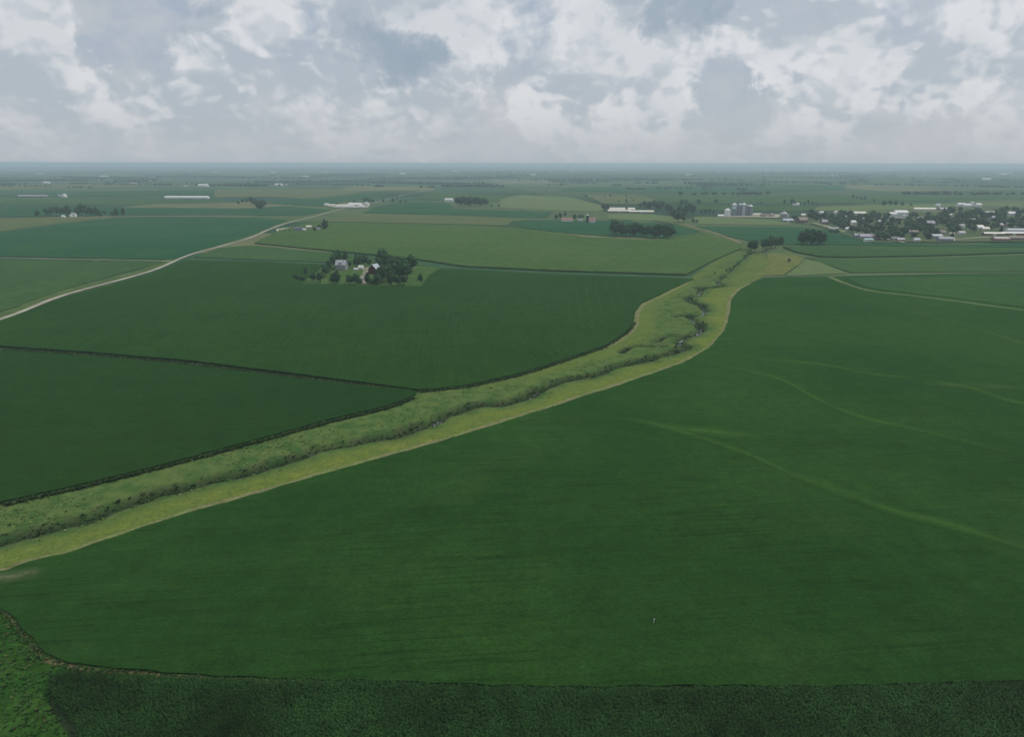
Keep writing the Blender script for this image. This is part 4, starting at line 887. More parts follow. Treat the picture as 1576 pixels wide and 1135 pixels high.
# ------------------------------------------------------------------ buildings
def wallm(name, c): return plain('wall_'+name, c, .8, .08, .4)
W = {k: wallm(k, c) for k, c in dict(white=(.72, .72, .70), cream=(.62, .58, .48), grey=(.30, .30, .31), bluegrey=(.20, .24, .30), red=(.085, .020, .018), brown=(.16, .11, .09), tan=(.36, .30, .22), lilac=(.30, .28, .34), brick=(.24, .12, .09), green=(.20, .28, .22), pink=(.42, .28, .25)).items()}
def roofm(name, c, rough=.6):
    m, n, b = new_mat('roof_'+name); tco = n.new('ShaderNodeTexCoord')
    mp = n.new('ShaderNodeMapping'); n.put(mp.inputs['Vector'], tco.outputs['Object']); mp.inputs['Scale'].default_value = (1.6, .12, .12)
    f = n.noise(mp.outputs[0], 1.5, 3, .6); f2 = n.noise(tco.outputs['Object'], .5, 4, .6)
    cc_ = n.mix(1.0, c3(*c), n.new_rgb_val(n.math('MULTIPLY', n.ramp(f, .3, .7, .88, 1.1, False), n.ramp(f2, .3, .7, .9, 1.1, False))), 'MULTIPLY')
    n.put(b.inputs['Base Color'], cc_); b.inputs['Roughness'].default_value = rough; b.inputs['Specular IOR Level'].default_value = .3; return m
RF = {k: roofm(k, c) for k, c in dict(white=(.64, .64, .62), cream=(.66, .64, .54), metal=(.40, .44, .48), grey=(.26, .26, .28), dark=(.11, .115, .125), red=(.30, .16, .13), brown=(.15, .105, .085), teal=(.24, .40, .40), lilac=(.30, .28, .34), pink=(.36, .28, .26), palegrey=(.36, .365, .38)).items()}
GLASS = plain('window_glass', (.05, .06, .07), .15, .1, 1, .5)
TRIM = plain('trim_white', (.70, .70, .68), .7, .05)
DOORM = plain('door_dark', (.10, .08, .07), .7, .1)
CONC = plain('concrete', (.36, .35, .32), .9, .15, .5)
GALV = plain('galvanised', (.50, .52, .55), .42, .12, .5, .5, .55)
GALVD = plain('galvanised_dark', (.22, .25, .29), .5, .12, .5, .5, .4)
class MB:
    def __init__(s): s.v = []; s.f = []
    def box(s, x0, x1, y0, y1, z0, z1):
        o = len(s.v); s.v += [(x0, y0, z0), (x1, y0, z0), (x1, y1, z0), (x0, y1, z0), (x0, y0, z1), (x1, y0, z1), (x1, y1, z1), (x0, y1, z1)]
        s.f += [[o+i for i in q] for q in ([0, 3, 2, 1], [4, 5, 6, 7], [0, 1, 5, 4], [1, 2, 6, 5], [2, 3, 7, 6], [3, 0, 4, 7])]; return s
    def prism(s, prof, x0, x1):                        # prof in (y,z), extruded along x
        o = len(s.v); n_ = len(prof)
        for x in (x0, x1): s.v += [(x, y, z) for y, z in prof]
        s.f += [[o+i for i in range(n_)][::-1], [o+n_+i for i in range(n_)]]+[[o+i, o+(i+1) % n_, o+n_+(i+1) % n_, o+n_+i] for i in range(n_)]; return s
    def cyl(s, r0, r1, z0, z1, n_=20, cx=0, cy=0, cap=True):
        o = len(s.v)
        for r, z in ((r0, z0), (r1, z1)):
            s.v += [(cx+r*math.cos(6.28318*i/n_), cy+r*math.sin(6.28318*i/n_), z) for i in range(n_)]
        s.f += [[o+i, o+(i+1) % n_, o+n_+(i+1) % n_, o+n_+i] for i in range(n_)]
        if cap: s.f += [[o+n_+i for i in range(n_)]]
        return s
    def obj(s, name, mat, parent): return mesh_np(name, s.v, s.f, mat, parent)
def gable(name, label, cat, px, py, L, Wd, Hw, Hr, wall, roof, ang=0, group=None, ridge='x', windows=2, door=True, chimney=False, over=.45, dormer=False, lift=0, garage=False, xy=None):
    x, y = xy if xy else G(px, py)
    z = float(hgt(x, y))+lift
    rt = empty(name, (x, y, z), ROT+math.radians(ang)+(math.pi/2 if ridge == 'y' else 0)); tag(rt, label, cat, group)
    a, b_ = L/2, Wd/2
    m = MB(); m.prism([(-b_, -1.0), (b_, -1.0), (b_, Hw), (0, Hw+Hr-.12), (-b_, Hw)], -a, a); m.obj('wall', W[wall], rt)
    sl = Hr/b_; e = over; th = .22
    m = MB(); m.prism([(-b_-e, Hw-e*sl), (-b_-e, Hw-e*sl+th), (0, Hw+Hr+th), (b_+e, Hw-e*sl+th), (b_+e, Hw-e*sl), (0, Hw+Hr)], -a-e, a+e); rf = m.obj('roof', RF[roof], rt)
    if chimney: MB().box(a*.3, a*.3+.8, -.4, .4, Hw+Hr*.4, Hw+Hr+1.0).obj('chimney', W['brick'], rf)
    if dormer:
        MB().prism([(-b_*.95, Hw+.2), (-b_*.95, Hw+Hr*.55), (-b_*.2, Hw+Hr*.85), (-b_*.2, Hw+.2)], -1.3, 1.3).obj('dormer', W[wall], rf)
    rows = 2 if Hw > 4.8 else 1
    wn = []
    for fl in range(rows):
        zc = 1.0+2.8*fl
        for i in range(windows):
            xx = -a+(i+.5)*2*a/windows
            for sd in (-1, 1):
                yy = sd*b_
                f = MB().box(xx-.65, xx+.65, yy-.06 if sd < 0 else yy-.02, yy+.02 if sd < 0 else yy+.06, zc, zc+1.45).obj('window', TRIM, rt)
                MB().box(xx-.5, xx+.5, min(yy+sd*.05, yy+sd*.09), max(yy+sd*.05, yy+sd*.09), zc+.14, zc+1.31).obj('pane', GLASS, f)
        if Wd > 5 and windows:
            for sd in (-1, 1):
                f = MB().box(min(sd*a-.02, sd*(a+.06)), max(sd*a+.02, sd*(a+.06)), -.65, .65, zc, zc+1.45).obj('window', TRIM, rt)
                MB().box(min(sd*(a+.05), sd*(a+.09)), max(sd*(a+.05), sd*(a+.09)), -.5, .5, zc+.14, zc+1.31).obj('pane', GLASS, f)
    if door:
        if windows: d = MB().box(a*.05-.5, a*.05+.5, -b_-.07, -b_+.01, 0, 2.1)
        else: d = MB().box(-min(2.2, a*.4), min(2.2, a*.4), -b_-.07, -b_+.01, 0, min(3.6, Hw*.8))
        d.obj('door', DOORM if windows else TRIM, rt)
    return rt
def grain_bin(name, label, px, py, r, h, mat, capm, group=None, cone=.30, ribs=True, dome=False, xy=None):
    x, y = xy if xy else G(px, py); rt = empty(name, (x, y, float(hgt(x, y)))); tag(rt, label, 'grain bin' if name == 'grain_bin' else 'silo', group)
    m = MB(); k = max(4, int(h/1.5))
    for i in range(k):
        z0 = h*i/k; z1 = h*(i+1)/k; m.cyl(r, r, z0-.5*(i == 0), z1-.12, 24, cap=False); m.cyl(r+.07, r+.07, z1-.12, z1, 24)
    m.obj('shell', mat, rt)
    m = MB()
    if dome:
        zz_ = h; rr_ = r*1.02
        for i in range(5):
            a0, a1 = i*.314, (i+1)*.314; m.cyl(rr_*math.cos(a0), rr_*math.cos(a1), zz_+r*.9*math.sin(a0), zz_+r*.9*math.sin(a1), 20, cap=(i == 4))
    else:
        m.cyl(r*1.05, r*.14, h-.05, h+r*cone*2, 24); m.cyl(r*.16, r*.16, h+r*cone*2, h+r*cone*2+.7, 12)
    m.obj('cap', capm, rt)
    m = MB(); m.box(r, r+.12, -.3, -.22, 0, h); m.box(r, r+.12, .22, .3, 0, h)
    for i in range(int(h/1.2)): m.box(r, r+.1, -.22, .22, .6+i*1.2, .68+i*1.2)
    m.obj('ladder', TRIM, rt)
    return rt
def pad(label, px, w_=0, lift=.10, mat=None, name='yard', step=12, h=0.0):
    field(name, label, 'yard', px, h, mat or M['yard'], step, lift=lift, kind='structure')
M['yard'] = crop_mat('yard_gravel', c3(.36, .33, .27), c3(.26, .27, .17), c3(.42, .39, .33), big=.04, rows=0, fine=.2, bump=0)
M['lawn'] = crop_mat('lawn', c3(.050, .100, .028), c3(.066, .122, .034), c3(.10, .115, .05), big=.05, rows=0, fine=.3)
# ---- homestead
pad('mown green lawn of the homestead', [(476, 424), (498, 408), (504, 402), (640, 408), (679, 413), (664, 426), (650, 443), (560, 442), (459, 439)], mat=M['lawn'], name='lawn', lift=.12, step=14)
lane('driveway', 'pale gravel drive of the homestead between house and barn', [(640, 412), (612, 411.5), (585, 412), (566, 412), (562, 420), (558, 430), (562, 438)], 5, crop_mat('drive_gravel', c3(.24, .23, .17), c3(.16, .17, .10), None, big=.05), lift=.2, step=4)
gable('farmhouse', 'grey two storey farmhouse with a steep roof among the homestead trees', 'house', 526, 415, 11, 9.5, 5.6, 4.6, 'grey', 'palegrey', ridge='x', windows=3, chimney=True, dormer=True)
gable('barn', 'dark red barn with a pale metal roof in the middle of the homestead', 'barn', 577, 421, 10.5, 9, 5.4, 4.4, 'red', 'metal', ridge='y', windows=0, ang=-12)
gable('shed', 'small white shed left of the red barn', 'shed', 556, 414.5, 5, 4, 2.4, 1.6, 'white', 'white', windows=0)
gable('shed', 'low white hut nearest the grey farmhouse', 'shed', 548, 416, 4, 2.4, 1.5, .8, 'white', 'white', windows=0)
gable('shed', 'grey machine shed half hidden behind the barn grove', 'shed', 600, 414, 9, 6, 3, 2, 'grey', 'palegrey', windows=0, ridge='y')
gable('shed', 'little pale lean shed at the front of the homestead drive', 'shed', 560, 431, 3.4, 2.6, 2, 1, 'white', 'palegrey', windows=0)
# ---- small farm by the road
pad('pale yard of the small farm by the gravel road', [(424, 353), (448, 350), (480, 350), (482, 356), (452, 357), (426, 357)], lift=.5, step=10)
gable('farmhouse', 'blue grey house of the small farm by the gravel road', 'house', 460, 356, 14, 10, 4.5, 3, 'bluegrey', 'dark', windows=3)
gable('shed', 'small white shed right of the blue grey house', 'shed', 468, 356, 6, 5, 3, 1.6, 'white', 'white', windows=0)
gable('shed', 'pale shed behind the blue grey house', 'shed', 476, 352, 9, 6, 3.4, 2, 'tan', 'cream', windows=0)
gable('shed', 'grey hut among the trees of the small farm', 'shed', 491, 355, 5, 5, 3, 2, 'bluegrey', 'grey', windows=0)
# ---- white farm further up the road
pad('pale yard of the white farm up the gravel road', [(500, 317), (530, 314), (570, 313), (566, 320), (520, 321)], lift=1.1, step=30)
for lab, px, py, L_, Wd_, Hw_, Hr_, rg in [('long low white barn nearest the road on the white farm', 532, 319.5, 46, 14, 4, 2.2, 'x'), ('big white barn in the middle of the white farm', 547, 318, 34, 20, 6, 4, 'x'), ('white gabled barn at the right end of the white farm', 563, 317, 12, 18, 6, 4, 'y'),
     ('small white shed at the left end of the white farm', 503, 316.5, 12, 9, 4, 2, 'x'), ('second small white shed of the white farm', 512, 317, 14, 8, 3, 2, 'x'), ('low white shed between the barns of the white farm', 556, 319.5, 14, 8, 3.4, 2, 'x')]:
    gable('barn', lab, 'barn', px, py, L_, Wd_, Hw_, Hr_, 'white', 'white', ridge=rg, windows=0, group='white barns of the road farm')
# ---- left side barns
def width_m(px, py, wpx):
    x, y = G(px, py); return wpx/scale_at(x, y)
gable('long_barn', 'very long white poultry barn alone in the left fields', 'barn', 288, 305.5, width_m(288, 305.5, 60), 15, 4.2, 3.6, 'white', 'white', windows=0, ang=5)
gable('long_barn', 'long dull grey roofed barn near the left edge', 'barn', 51, 303, width_m(51, 303, 36), 14, 3.2, 2.4, 'grey', 'palegrey', windows=0, ang=6)
gable('barn', 'small bright white barn right of the grey roofed long barn', 'barn', 99, 303.5, 13, 12, 6, 4, 'white', 'white', windows=0, ridge='y')
gable('shed', 'low white shed just left of the small bright barn', 'shed', 93, 302, 10, 8, 3, 2, 'white', 'palegrey', windows=0)
gable('farmhouse', 'white farmhouse between the left farmstead trees', 'house', 114, 333.5, 9, 8, 5, 3, 'white', 'palegrey', windows=2)
gable('shed', 'small white shed left in the left farmstead trees', 'shed', 98, 335, 6, 6, 3, 2, 'white', 'white', windows=0)
gable('shed', 'tiny white shed beside the left farmstead house', 'shed', 110, 334.5, 4, 4, 3.2, 1.6, 'white', 'white', windows=0)
gable('barn', 'far white barn in the hazy fields above the long white barn', 'barn', 313, 287, 48, 24, 7, 5, 'white', 'white', windows=0)
gable('barn', 'far pale barn left of the hazy white one', 'barn', 286, 287.5, 24, 16, 4, 3, 'grey', 'palegrey', windows=0)
gable('barn', 'far white barn below the wooded belt', 'barn', 429, 285.5, 38, 20, 6, 4, 'white', 'white', windows=0)
gable('shed', 'far small shed right of the barn below the wooded belt', 'shed', 440, 285.5, 18, 12, 4, 2, 'grey', 'palegrey', windows=0)
gable('barn', 'far reddish roofed barn beside a dark clump at the left', 'barn', 207, 284, 34, 18, 5, 4, 'pink', 'pink', windows=0)
gable('barn', 'far pale barn under the left wooded belt', 'barn', 72, 282, 34, 20, 5, 4, 'white', 'white', windows=0)
gable('shed', 'white machine shed left of the dark far grove', 'shed', 691, 310, 24, 16, 6, 3, 'white', 'white', windows=0, ang=0)
gable('shed', 'white hut touching the machine shed by the dark far grove', 'shed', 697, 310, 6, 8, 3, 2, 'white', 'palegrey', windows=0)
# ---- red roofed farm
gable('barn', 'red roofed white barn left of the dark trees', 'barn', 873, 341, 22, 11, 3.4, 4.0, 'white', 'red', windows=0)
gable('barn', 'red roofed white barn right of the dark silo', 'barn', 910, 342.5, 16, 12, 4.4, 5.0, 'white', 'red', windows=0)
gable('farmhouse', 'small grey roofed house between the red roofed barns', 'house', 893, 341, 9, 7, 3, 2.4, 'white', 'grey', windows=2)
grain_bin('silo', 'dark stave silo with a white dome beside the red roofed barn', 904, 343, 2.6, 14, plain('silo_stave', (.05, .05, .06), .8), TRIM, dome=True)
# ---- pale barns
gable('long_barn', 'upper of the long cream roofed barns', 'barn', 957, 323.5, width_m(957, 323, 38), 18, 2.8, 3.2, 'cream', 'cream', windows=0, ang=4, group='long cream roofed barns')
gable('long_barn', 'lower left of the long cream roofed barns', 'barn', 953, 326.2, width_m(953, 326, 34), 16, 2.6, 2.6, 'tan', 'cream', windows=0, ang=4, group='long cream roofed barns')
gable('long_barn', 'right hand one of the long cream roofed barns', 'barn', 987, 327.3, width_m(987, 327, 36), 15, 2.6, 2.6, 'tan', 'cream', windows=0, ang=1, group='long cream roofed barns')
# ---- grain bins
pad('pale gravel yard under the grain bins', [(1104, 333), (1170, 330), (1215, 331), (1212, 336), (1160, 335), (1108, 335)], lift=1.0, step=20)
for lab, px, py, r, h, mt, cm in [('white grain bin with a bright cone roof left of the silver bins', 1119, 333.5, 6.4, 14, W['white'], TRIM), ('silver grain bin behind the green capped one', 1129, 330.5, 5.6, 22, GALV, TRIM), ('green capped grain bin second from the left', 1129, 333, 4.4, 17, GALVD, RF['teal']),
     ('dark silver grain bin in the middle of the row', 1137, 332.5, 5.2, 24, GALVD, GALVD), ('bright silver grain bin right of the middle', 1143.5, 332.5, 5.0, 25, GALV, TRIM), ('dark grain bin second from the right', 1149, 332.5, 3.8, 22, GALVD, GALVD), ('silver grain bin at the right end of the row', 1154, 332.5, 5.2, 21, GALVD, TRIM)]:
    grain_bin('grain_bin', lab, px, py, r, h, mt, cm, 'grain bins in a row')
x, y = G(1135, 330); el = empty('grain_elevator', (x, y, float(hgt(x, y)))); tag(el, 'thin grey grain elevator leg rising above the silver bins', 'elevator')
MB().box(-.9, .9, -.9, .9, 0, 33).obj('leg_casing', GALVD, el); MB().box(-1.8, 1.8, -1.6, 1.6, 33, 36).obj('head_house', GALVD, el); MB().box(.9, 18, -.35, .35, 29, 29.7).obj('conveyor', GALVD, el)
gable('shed', 'low white shed left of the white grain bin', 'shed', 1109, 334, 12, 9, 3, 2, 'white', 'white', windows=0)
gable('shed', 'long low red brown shed right of the grain bins', 'shed', 1180, 333.5, 26, 11, 3, 2.6, 'brown', 'brown', windows=0)
gable('shed', 'white ended shed at the right of the red brown shed', 'shed', 1189, 333, 7, 9, 4, 2, 'white', 'white', windows=0, ridge='y')
gable('shed', 'flat pale shed between the bins and the red brown shed', 'shed', 1165, 331.5, 18, 9, 2.6, 1.6, 'cream', 'cream', windows=0)
grain_bin('grain_bin', 'squat grey grain bin with a pale roof left of the town', 1206, 335, 8, 8, W['grey'], RF['palegrey'])
gable('shed', 'blue grey metal roofed shed before the squat grain bin', 'shed', 1212, 341.5, 19, 13, 3.4, 2.8, 'bluegrey', 'metal', windows=0)
gable('farmhouse', 'big brown house at the left end of the town', 'house', 1234, 343, 18, 14, 5.6, 5.0, 'brown', 'brown', windows=3, ang=20)
gable('shed', 'small cream shed above the brown house', 'shed', 1236, 333, 9, 7, 3, 2.4, 'tan', 'cream', windows=0)
gable('shed', 'white shed in the far row behind the town', 'shed', 1225, 316, 16, 12, 4, 2, 'white', 'white', windows=0)
# ---- town
town_px = [(1245, 343), (1252, 336), (1300, 326), (1345, 324), (1400, 322), (1480, 317), (1560, 318), (1900, 316), (1900, 378), (1570, 373), (1500, 373), (1440, 374), (1400, 373), (1350, 375), (1315, 368), (1285, 357), (1262, 350)]
pad('mixed lawns and gravel ground under the town', town_px, mat=crop_mat('town_ground', c3(.060, .095, .040), c3(.085, .115, .050), c3(.20, .19, .14), big=.02, rows=0, fine=.3, bump=0), name='town_ground', lift=1.05, step=24)
TG = [  # px, py(base), width px, depth m, wall h, roof h, wall, roof, ridge, windows, label
 (1264, 329.5, 5, 9, 3, 2, 'white', 'white', 'x', 0, 'small white shed at the left back edge of the town'),
 (1287.5, 332, 6, 12, 6, 3, 'cream', 'cream', 'y', 0, 'cream gabled barn at the back of the town left of the long one'),
 (1305, 330, 5, 9, 3, 2.4, 'white', 'palegrey', 'x', 2, 'pale roofed house beside the long cream barn'),
 (1321, 331.5, 17, 14, 4, 3, 'cream', 'cream', 'x', 0, 'long cream barn at the back of the town'),
 (1270, 345.5, 11, 11, 4, 4, 'brick', 'lilac', 'x', 3, 'brick house with a lilac roof at the left edge of town'),
 (1282, 354.5, 13, 8, 2.6, 1.2, 'green', 'palegrey', 'x', 0, 'low pale roofed shed by the dark hedge at the town edge'),
 (1301, 337.5, 9, 11, 3.4, 2.6, 'white', 'palegrey', 'x', 2, 'pale roofed house below the long cream barn'),
 (1312.5, 346, 6, 10, 4, 3, 'white', 'white', 'x', 2, 'bright white roofed house in the left half of town'),
 (1308, 350, 6, 9, 3.4, 3, 'tan', 'brown', 'x', 2, 'tan house with a brown roof below the bright white roof'),
 (1304, 355.5, 5, 8, 3, 2, 'white', 'white', 'x', 2, 'tiny white roofed house at the lower left of town'),
 (1345, 353, 5, 9, 4, 2.6, 'white', 'palegrey', 'y', 2, 'narrow white house in the lower middle of town'),
 (1330, 368, 14, 13, 3.4, 3.4, 'grey', 'lilac', 'x', 3, 'wide grey lilac roofed house at the field edge'),
 (1343, 369, 11, 12, 3.4, 3.2, 'pink', 'lilac', 'y', 2, 'second lilac roofed house at the field edge'),
 (1336, 372.3, 11, 8, 2.4, 1.6, 'white', 'teal', 'x', 2, 'low teal roofed building lowest at the field edge'),
 (1317, 366, 6, 9, 3, 2.4, 'bluegrey', 'grey', 'x', 2, 'grey house left of the lilac roofs'),
 (1369.5, 344, 4, 9, 5, 3, 'white', 'palegrey', 'y', 2, 'narrow white gable just below the big white hall'),
 (1373, 333.5, 9, 16, 5, 3, 'white', 'white', 'x', 0, 'left wing of the big white hall at the back of town'),
 (1385, 332.5, 16, 20, 7, 4, 'white', 'white', 'x', 0, 'big white hall standing above the town trees'),
 (1393, 336.5, 5, 12, 5, 2, 'white', 'palegrey', 'y', 0, 'white lean building at the right end of the big hall'),
 (1381, 339.5, 12, 12, 4, 3, 'brown', 'dark', 'x', 3, 'dark roofed house in front of the big white hall'),
 (1422, 324.5, 27, 14, 3.6, 2.6, 'cream', 'cream', 'x', 0, 'longest cream barn on the pale land behind the town'),
 (1398, 360.5, 8, 9, 3, 2.4, 'tan', 'palegrey', 'x', 2, 'pale roofed house at the lower middle of town'),
 (1407, 361, 8, 9, 3.4, 2.6, 'brick', 'brown', 'x', 2, 'brown roofed house right of the lower pale one'),
 (1410, 372.5, 7, 8, 2.6, 2, 'white', 'metal', 'x', 2, 'metal roofed hut at the field edge in mid town'),
 (1431, 349, 9, 12, 5.6, 4, 'lilac', 'lilac', 'x', 3, 'tall lilac grey house in the middle of town'),
 (1430, 356.5, 7, 10, 4, 3, 'pink', 'palegrey', 'y', 2, 'pinkish gable below the tall lilac house'),
 (1443, 318.5, 5, 10, 4, 3, 'white', 'palegrey', 'x', 0, 'grey roofed barn left of the far back row'),
 (1451, 325, 10, 12, 4, 3.4, 'tan', 'lilac', 'x', 2, 'lilac roofed house at the back right of town'),
 (1464, 336, 4, 9, 6, 2, 'cream', 'cream', 'y', 2, 'narrow cream building in the right half of town'),
 (1466, 348, 4, 9, 6, 2.4, 'tan', 'palegrey', 'y', 2, 'slim tan building right of the tall lilac house'),
 (1478, 318.5, 8, 16, 6, 3, 'white', 'white', 'x', 0, 'left one of the bright white barns behind the town'),
 (1487, 319, 9, 16, 5, 3, 'white', 'white', 'x', 0, 'middle one of the bright white barns behind the town'),
 (1496.5, 318, 3, 10, 9, 2, 'white', 'white', 'y', 0, 'slim tall white building behind the town'),
 (1505, 319, 6, 14, 6, 3, 'white', 'white', 'x', 0, 'right one of the bright white barns behind the town'),
 (1514, 331, 12, 12, 4, 3, 'tan', 'palegrey', 'x', 2, 'pale wide roofed house at the right back of town'),
 (1527, 331, 6, 10, 4, 3, 'grey', 'palegrey', 'x', 2, 'grey house right of the pale wide roof'),
 (1557, 332, 10, 12, 4, 3.4, 'white', 'white', 'x', 2, 'bright white roofed house near the right edge of town'),
 (1491, 342.5, 13, 12, 4, 2.6, 'grey', 'palegrey', 'x', 3, 'long pale roof in the middle of the right half of town'),
 (1492, 335, 5, 10, 5, 3, 'pink', 'palegrey', 'y', 2, 'pinkish gable above the long pale roof'),
 (1507, 354.5, 7, 12, 4.4, 3.4, 'white', 'white', 'x', 2, 'brightest white roofed house in the right half of town'),
 (1516, 355.5, 8, 9, 3, 2.4, 'cream', 'cream', 'x', 2, 'cream bungalow right of the brightest white roof'),
 (1530, 340, 8, 12, 5, 3.4, 'lilac', 'lilac', 'x', 2, 'lilac grey house in the right half of town'),
 (1537, 351, 7, 11, 4.4, 3, 'tan', 'palegrey', 'x', 2, 'tan house above the long low sheds'),
 (1549, 350, 8, 11, 4.6, 3, 'pink', 'lilac', 'y', 2, 'pinkish house near the right edge of town'),
 (1562, 357.5, 21, 12, 3, 2, 'white', 'metal', 'x', 0, 'long metal roofed shed cut by the right edge'),
 (1528, 363, 24, 10, 2.8, 1.8, 'brown', 'cream', 'x', 0, 'long low cream roofed shed at the lower right of town'),
 (1558, 362.5, 26, 10, 2.8, 1.8, 'brick', 'white', 'x', 0, 'long low white roofed shed at the lower right edge'),
 (1539, 371, 18, 13, 2.8, 2.4, 'brick', 'pink', 'x', 3, 'wide pink roofed building at the lower right of town'),
 (1562, 370, 16, 12, 3, 2.4, 'brown', 'brown', 'x', 3, 'wide brown roofed building in the lower right corner of town'),
 (1454, 371.5, 17, 13, 3, 2.6, 'bluegrey', 'grey', 'x', 3, 'wide grey roofed building on the field edge right of centre'),
 (1441, 367, 12, 11, 3, 2.4, 'grey', 'metal', 'x', 3, 'metal roofed building behind the wide grey roof'),
 (1449, 361.5, 7, 10, 3.4, 3, 'pink', 'brown', 'x', 2, 'small pinkish house above the metal roof'),
 (1376, 371, 8, 9, 2.8, 2.2, 'grey', 'dark', 'x', 2, 'dark roofed house at the field edge by the pale lane'),
 (1385, 372.5, 9, 9, 2.8, 2.2, 'tan', 'lilac', 'x', 2, 'lilac roofed house right of the pale lane'),
 (1354, 345, 6, 10, 4, 3, 'grey', 'lilac', 'x', 2, 'small lilac roof left of the narrow white gable'),
 (1330, 341, 6, 10, 4, 3, 'bluegrey', 'dark', 'x', 2, 'dark roofed house in the trees below the long cream barn'),
 (1415, 340, 6, 10, 4, 3, 'grey', 'grey', 'x', 2, 'grey roofed house in the trees right of the big white hall'),
 (1478, 352, 7, 10, 4, 3, 'white', 'grey', 'x', 2, 'white house with a grey roof right of the slim tan building'),
 (1479, 362, 7, 10, 3, 2.4, 'cream', 'palegrey', 'x', 2, 'cream house among the lower right trees of town'),
]
TOWN_XY = []
for (px, py, wp, dp, hw, hr, wl, rf, rg, wn_, lab) in TG:
    L_ = width_m(px, py, wp)
    a_, b_ = (L_, dp) if rg == 'x' else (dp*1.2, L_)
    big_ = wn_ == 0
    gable('barn' if big_ else 'house', lab, 'barn' if big_ else 'house', px, py, a_, b_, hw, hr, wl, rf, ridge=rg, windows=wn_, group=None, ang=rng.choice([0, 0, 0, 3, -4]), lift=1.05, chimney=(wn_ >= 2 and rng.random() < .4))
    x, y = G(px, py); TOWN_XY.append((px, py, wp, hr+hw, lab))
# town streets
for lab, px, wd in [('pale street at the left edge of town', [(1238, 344), (1255, 345), (1275, 350), (1292, 355), (1300, 358)], 6), ('pale lane leaving the lower edge of town', [(1352, 367), (1368, 370), (1392, 374.5)], 6), ('pale street behind the town trees', [(1245, 328), (1300, 328), (1350, 327), (1410, 327), (1470, 325)], 7),
                    ('street through the right half of town', [(1464, 372), (1466, 358), (1466, 345), (1462, 334), (1458, 326)], 9), ('pale lane along the lower right sheds', [(1440, 370), (1480, 369), (1520, 366), (1570, 366)], 6), ('cross street in the middle of town', [(1300, 347), (1350, 349), (1400, 350), (1466, 350), (1570, 349)], 6)]:
    lane('street', lab, px, wd, M['yard'], lift=1.25, step=8)
# town trees: many, between and behind the houses
def rel_label(px, py, kd, used):
    best = sorted(TOWN_XY, key=lambda t_: (t_[0]-px)**2+((t_[1]-py)*2.2)**2)
    look = {'round': ['round dark tree', 'broad leafy tree', 'bushy green tree', 'wide crowned tree'], 'tall': ['tall narrow tree', 'slender upright tree'], 'cone': ['pointed evergreen', 'dark spruce'], 'pale': ['pale green tree', 'light leafy tree', 'yellowish tree'], 'bush': ['low bush', 'clipped shrub']}[kd]
    for bb in best[:6]:
        dx, dy = px-bb[0], py-bb[1]
        side = ('right of' if dx > 0 else 'left of') if abs(dx) > 2.2*abs(dy) else ('in front of' if dy > 0 else 'behind')
        for lk in look:
            lab = f'{lk} {side} the {bb[4]}'
            ws = lab.split()
            if len(ws) > 16: continue
            if lab not in used: used.add(lab); return lab
    return None
used = set(); cnt = 0; tries = 0; placed = []
TB = [(1248, 331, 1300, 352), (1262, 331, 1345, 372), (1295, 333, 1400, 372), (1340, 335, 1470, 372), (1400, 330, 1575, 360), (1450, 326, 1575, 352)]
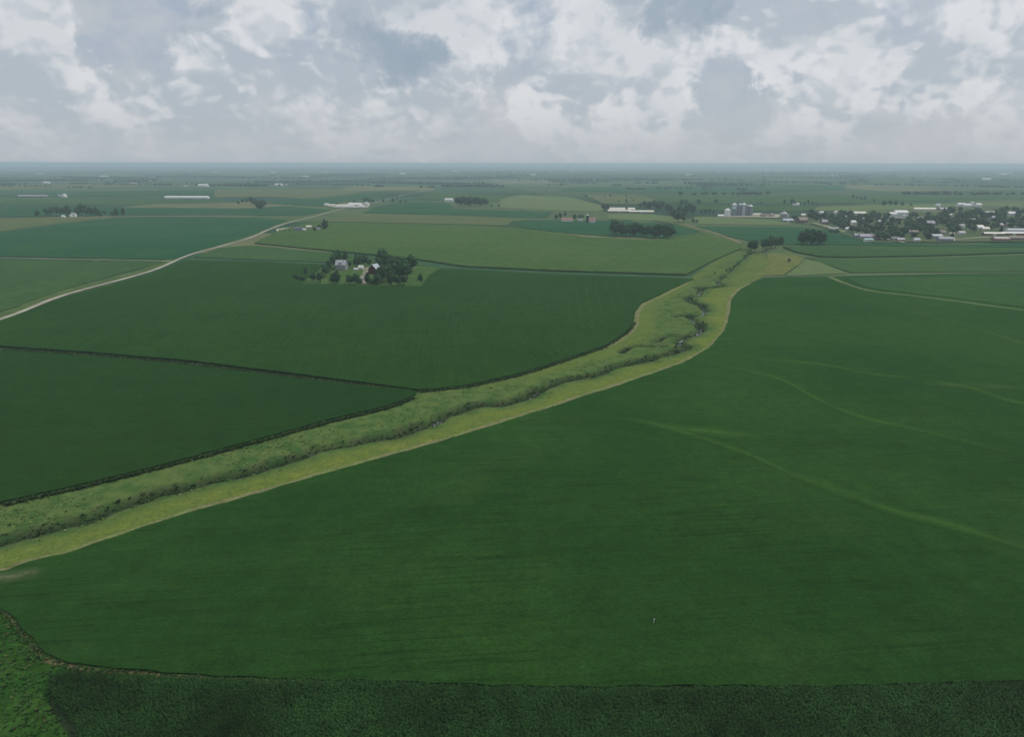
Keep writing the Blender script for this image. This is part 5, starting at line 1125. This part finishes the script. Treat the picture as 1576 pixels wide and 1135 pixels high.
while cnt < 235 and tries < 16000:
    tries += 1
    b_ = TB[rng.randrange(len(TB))]; px = rng.uniform(b_[0], b_[2]); py = rng.uniform(b_[1], b_[3])
    lower = 352+(px-1290)*.32 if px < 1345 else 372
    if py > lower or (px > 1500 and py > 365): continue
    if any(abs(px-q[0]) < 4.0 and abs(py-q[1]) < 1.7 for q in placed): continue
    # keep the bright roofs in view
    if any(abs(px-t_[0]) < t_[2]/2+(2.8 if t_[7] in ('white', 'cream') else -1) and -1.0 < py-t_[1] < (7.5 if t_[7] in ('white', 'cream') else 3.5) for t_ in TG): continue
    kd = rng.choices(['round', 'tall', 'pale', 'cone'], [15, 1, 3, 1])[0]
    lab = rel_label(px, py, kd, used)
    if not lab: continue
    x, y = G(px, py); h = rng.uniform(8, 12.5)/(1+ (372-py)*.009)/scale_at(x, y)
    add_tree(x, y, h, kd, lab, 'trees of the town', rng.uniform(1.25, 1.75), z=float(hgt(x, y))+.9); placed.append((px, py)); cnt += 1
for i, (px, py) in enumerate([(1277, 358), (1281, 358.5), (1285, 359), (1289, 359)]):
    x, y = G(px, py); add_tree(x, y, 5.5/scale_at(x, y), 'bush', f'dark hedge shrub, {ORD[i]} from the left below the low pale roofed shed', 'hedge at the town edge', 1.1)
for lab, px, py, h, wd in [('dark tree at the right of the blue grey metal roofed shed', 1220, 341, 9, 1.1), ('dark tree left of the big brown house', 1225, 340, 8, 1.0), ('dark tree behind the big brown house', 1246, 338, 9, 1.1), ('dark tree above the brick house with a lilac roof', 1256, 338, 10, 1.2)]:
    x, y = G(px, py); add_tree(x, y, h/scale_at(x, y), 'round', lab, 'trees at the left end of town', wd)
# ---- white specks of far farms
FARF = [(1420, 262), (1543, 269), (1552, 268), (1518, 277), (1284, 271), (1368, 263), (880, 262), (700, 264), (500, 265), (470, 273), (420, 266), (235, 275), (160, 273), (1470, 259), (1180, 263), (1060, 270), (820, 270), (620, 268), (1240, 262), (330, 266), (60, 268), (950, 259)]
for i, (px, py) in enumerate(sorted(FARF)):
    x, y = G(px, py); d = math.hypot(x, y)
    side = 'left' if px < 520 else 'middle' if px < 1060 else 'right'
    k = [p_ for p_ in sorted(FARF) if ('left' if p_[0] < 520 else 'middle' if p_[0] < 1060 else 'right') == side].index((px, py))
    gable('barn', f'tiny pale barn near the horizon, {ORD[k]} from the left in the {side} third', 'barn', px, py, 26+d*.0045, 20, 7, 5, 'white', 'white' if i % 3 else 'palegrey', windows=0, door=False, group='tiny pale barns near the horizon')
# ---- marker stake in the soybeans
x, y = G(1006, 962); mk = empty('marker_stake', (x, y, float(hgt(x, y)))); tag(mk, 'thin white marker stake standing in the near soybeans', 'stake')
MB().cyl(.05, .05, 0, 1.7, 8).obj('post', TRIM, mk); MB().box(-.02, .28, -.02, .02, 1.35, 1.65).obj('flag', TRIM, mk)
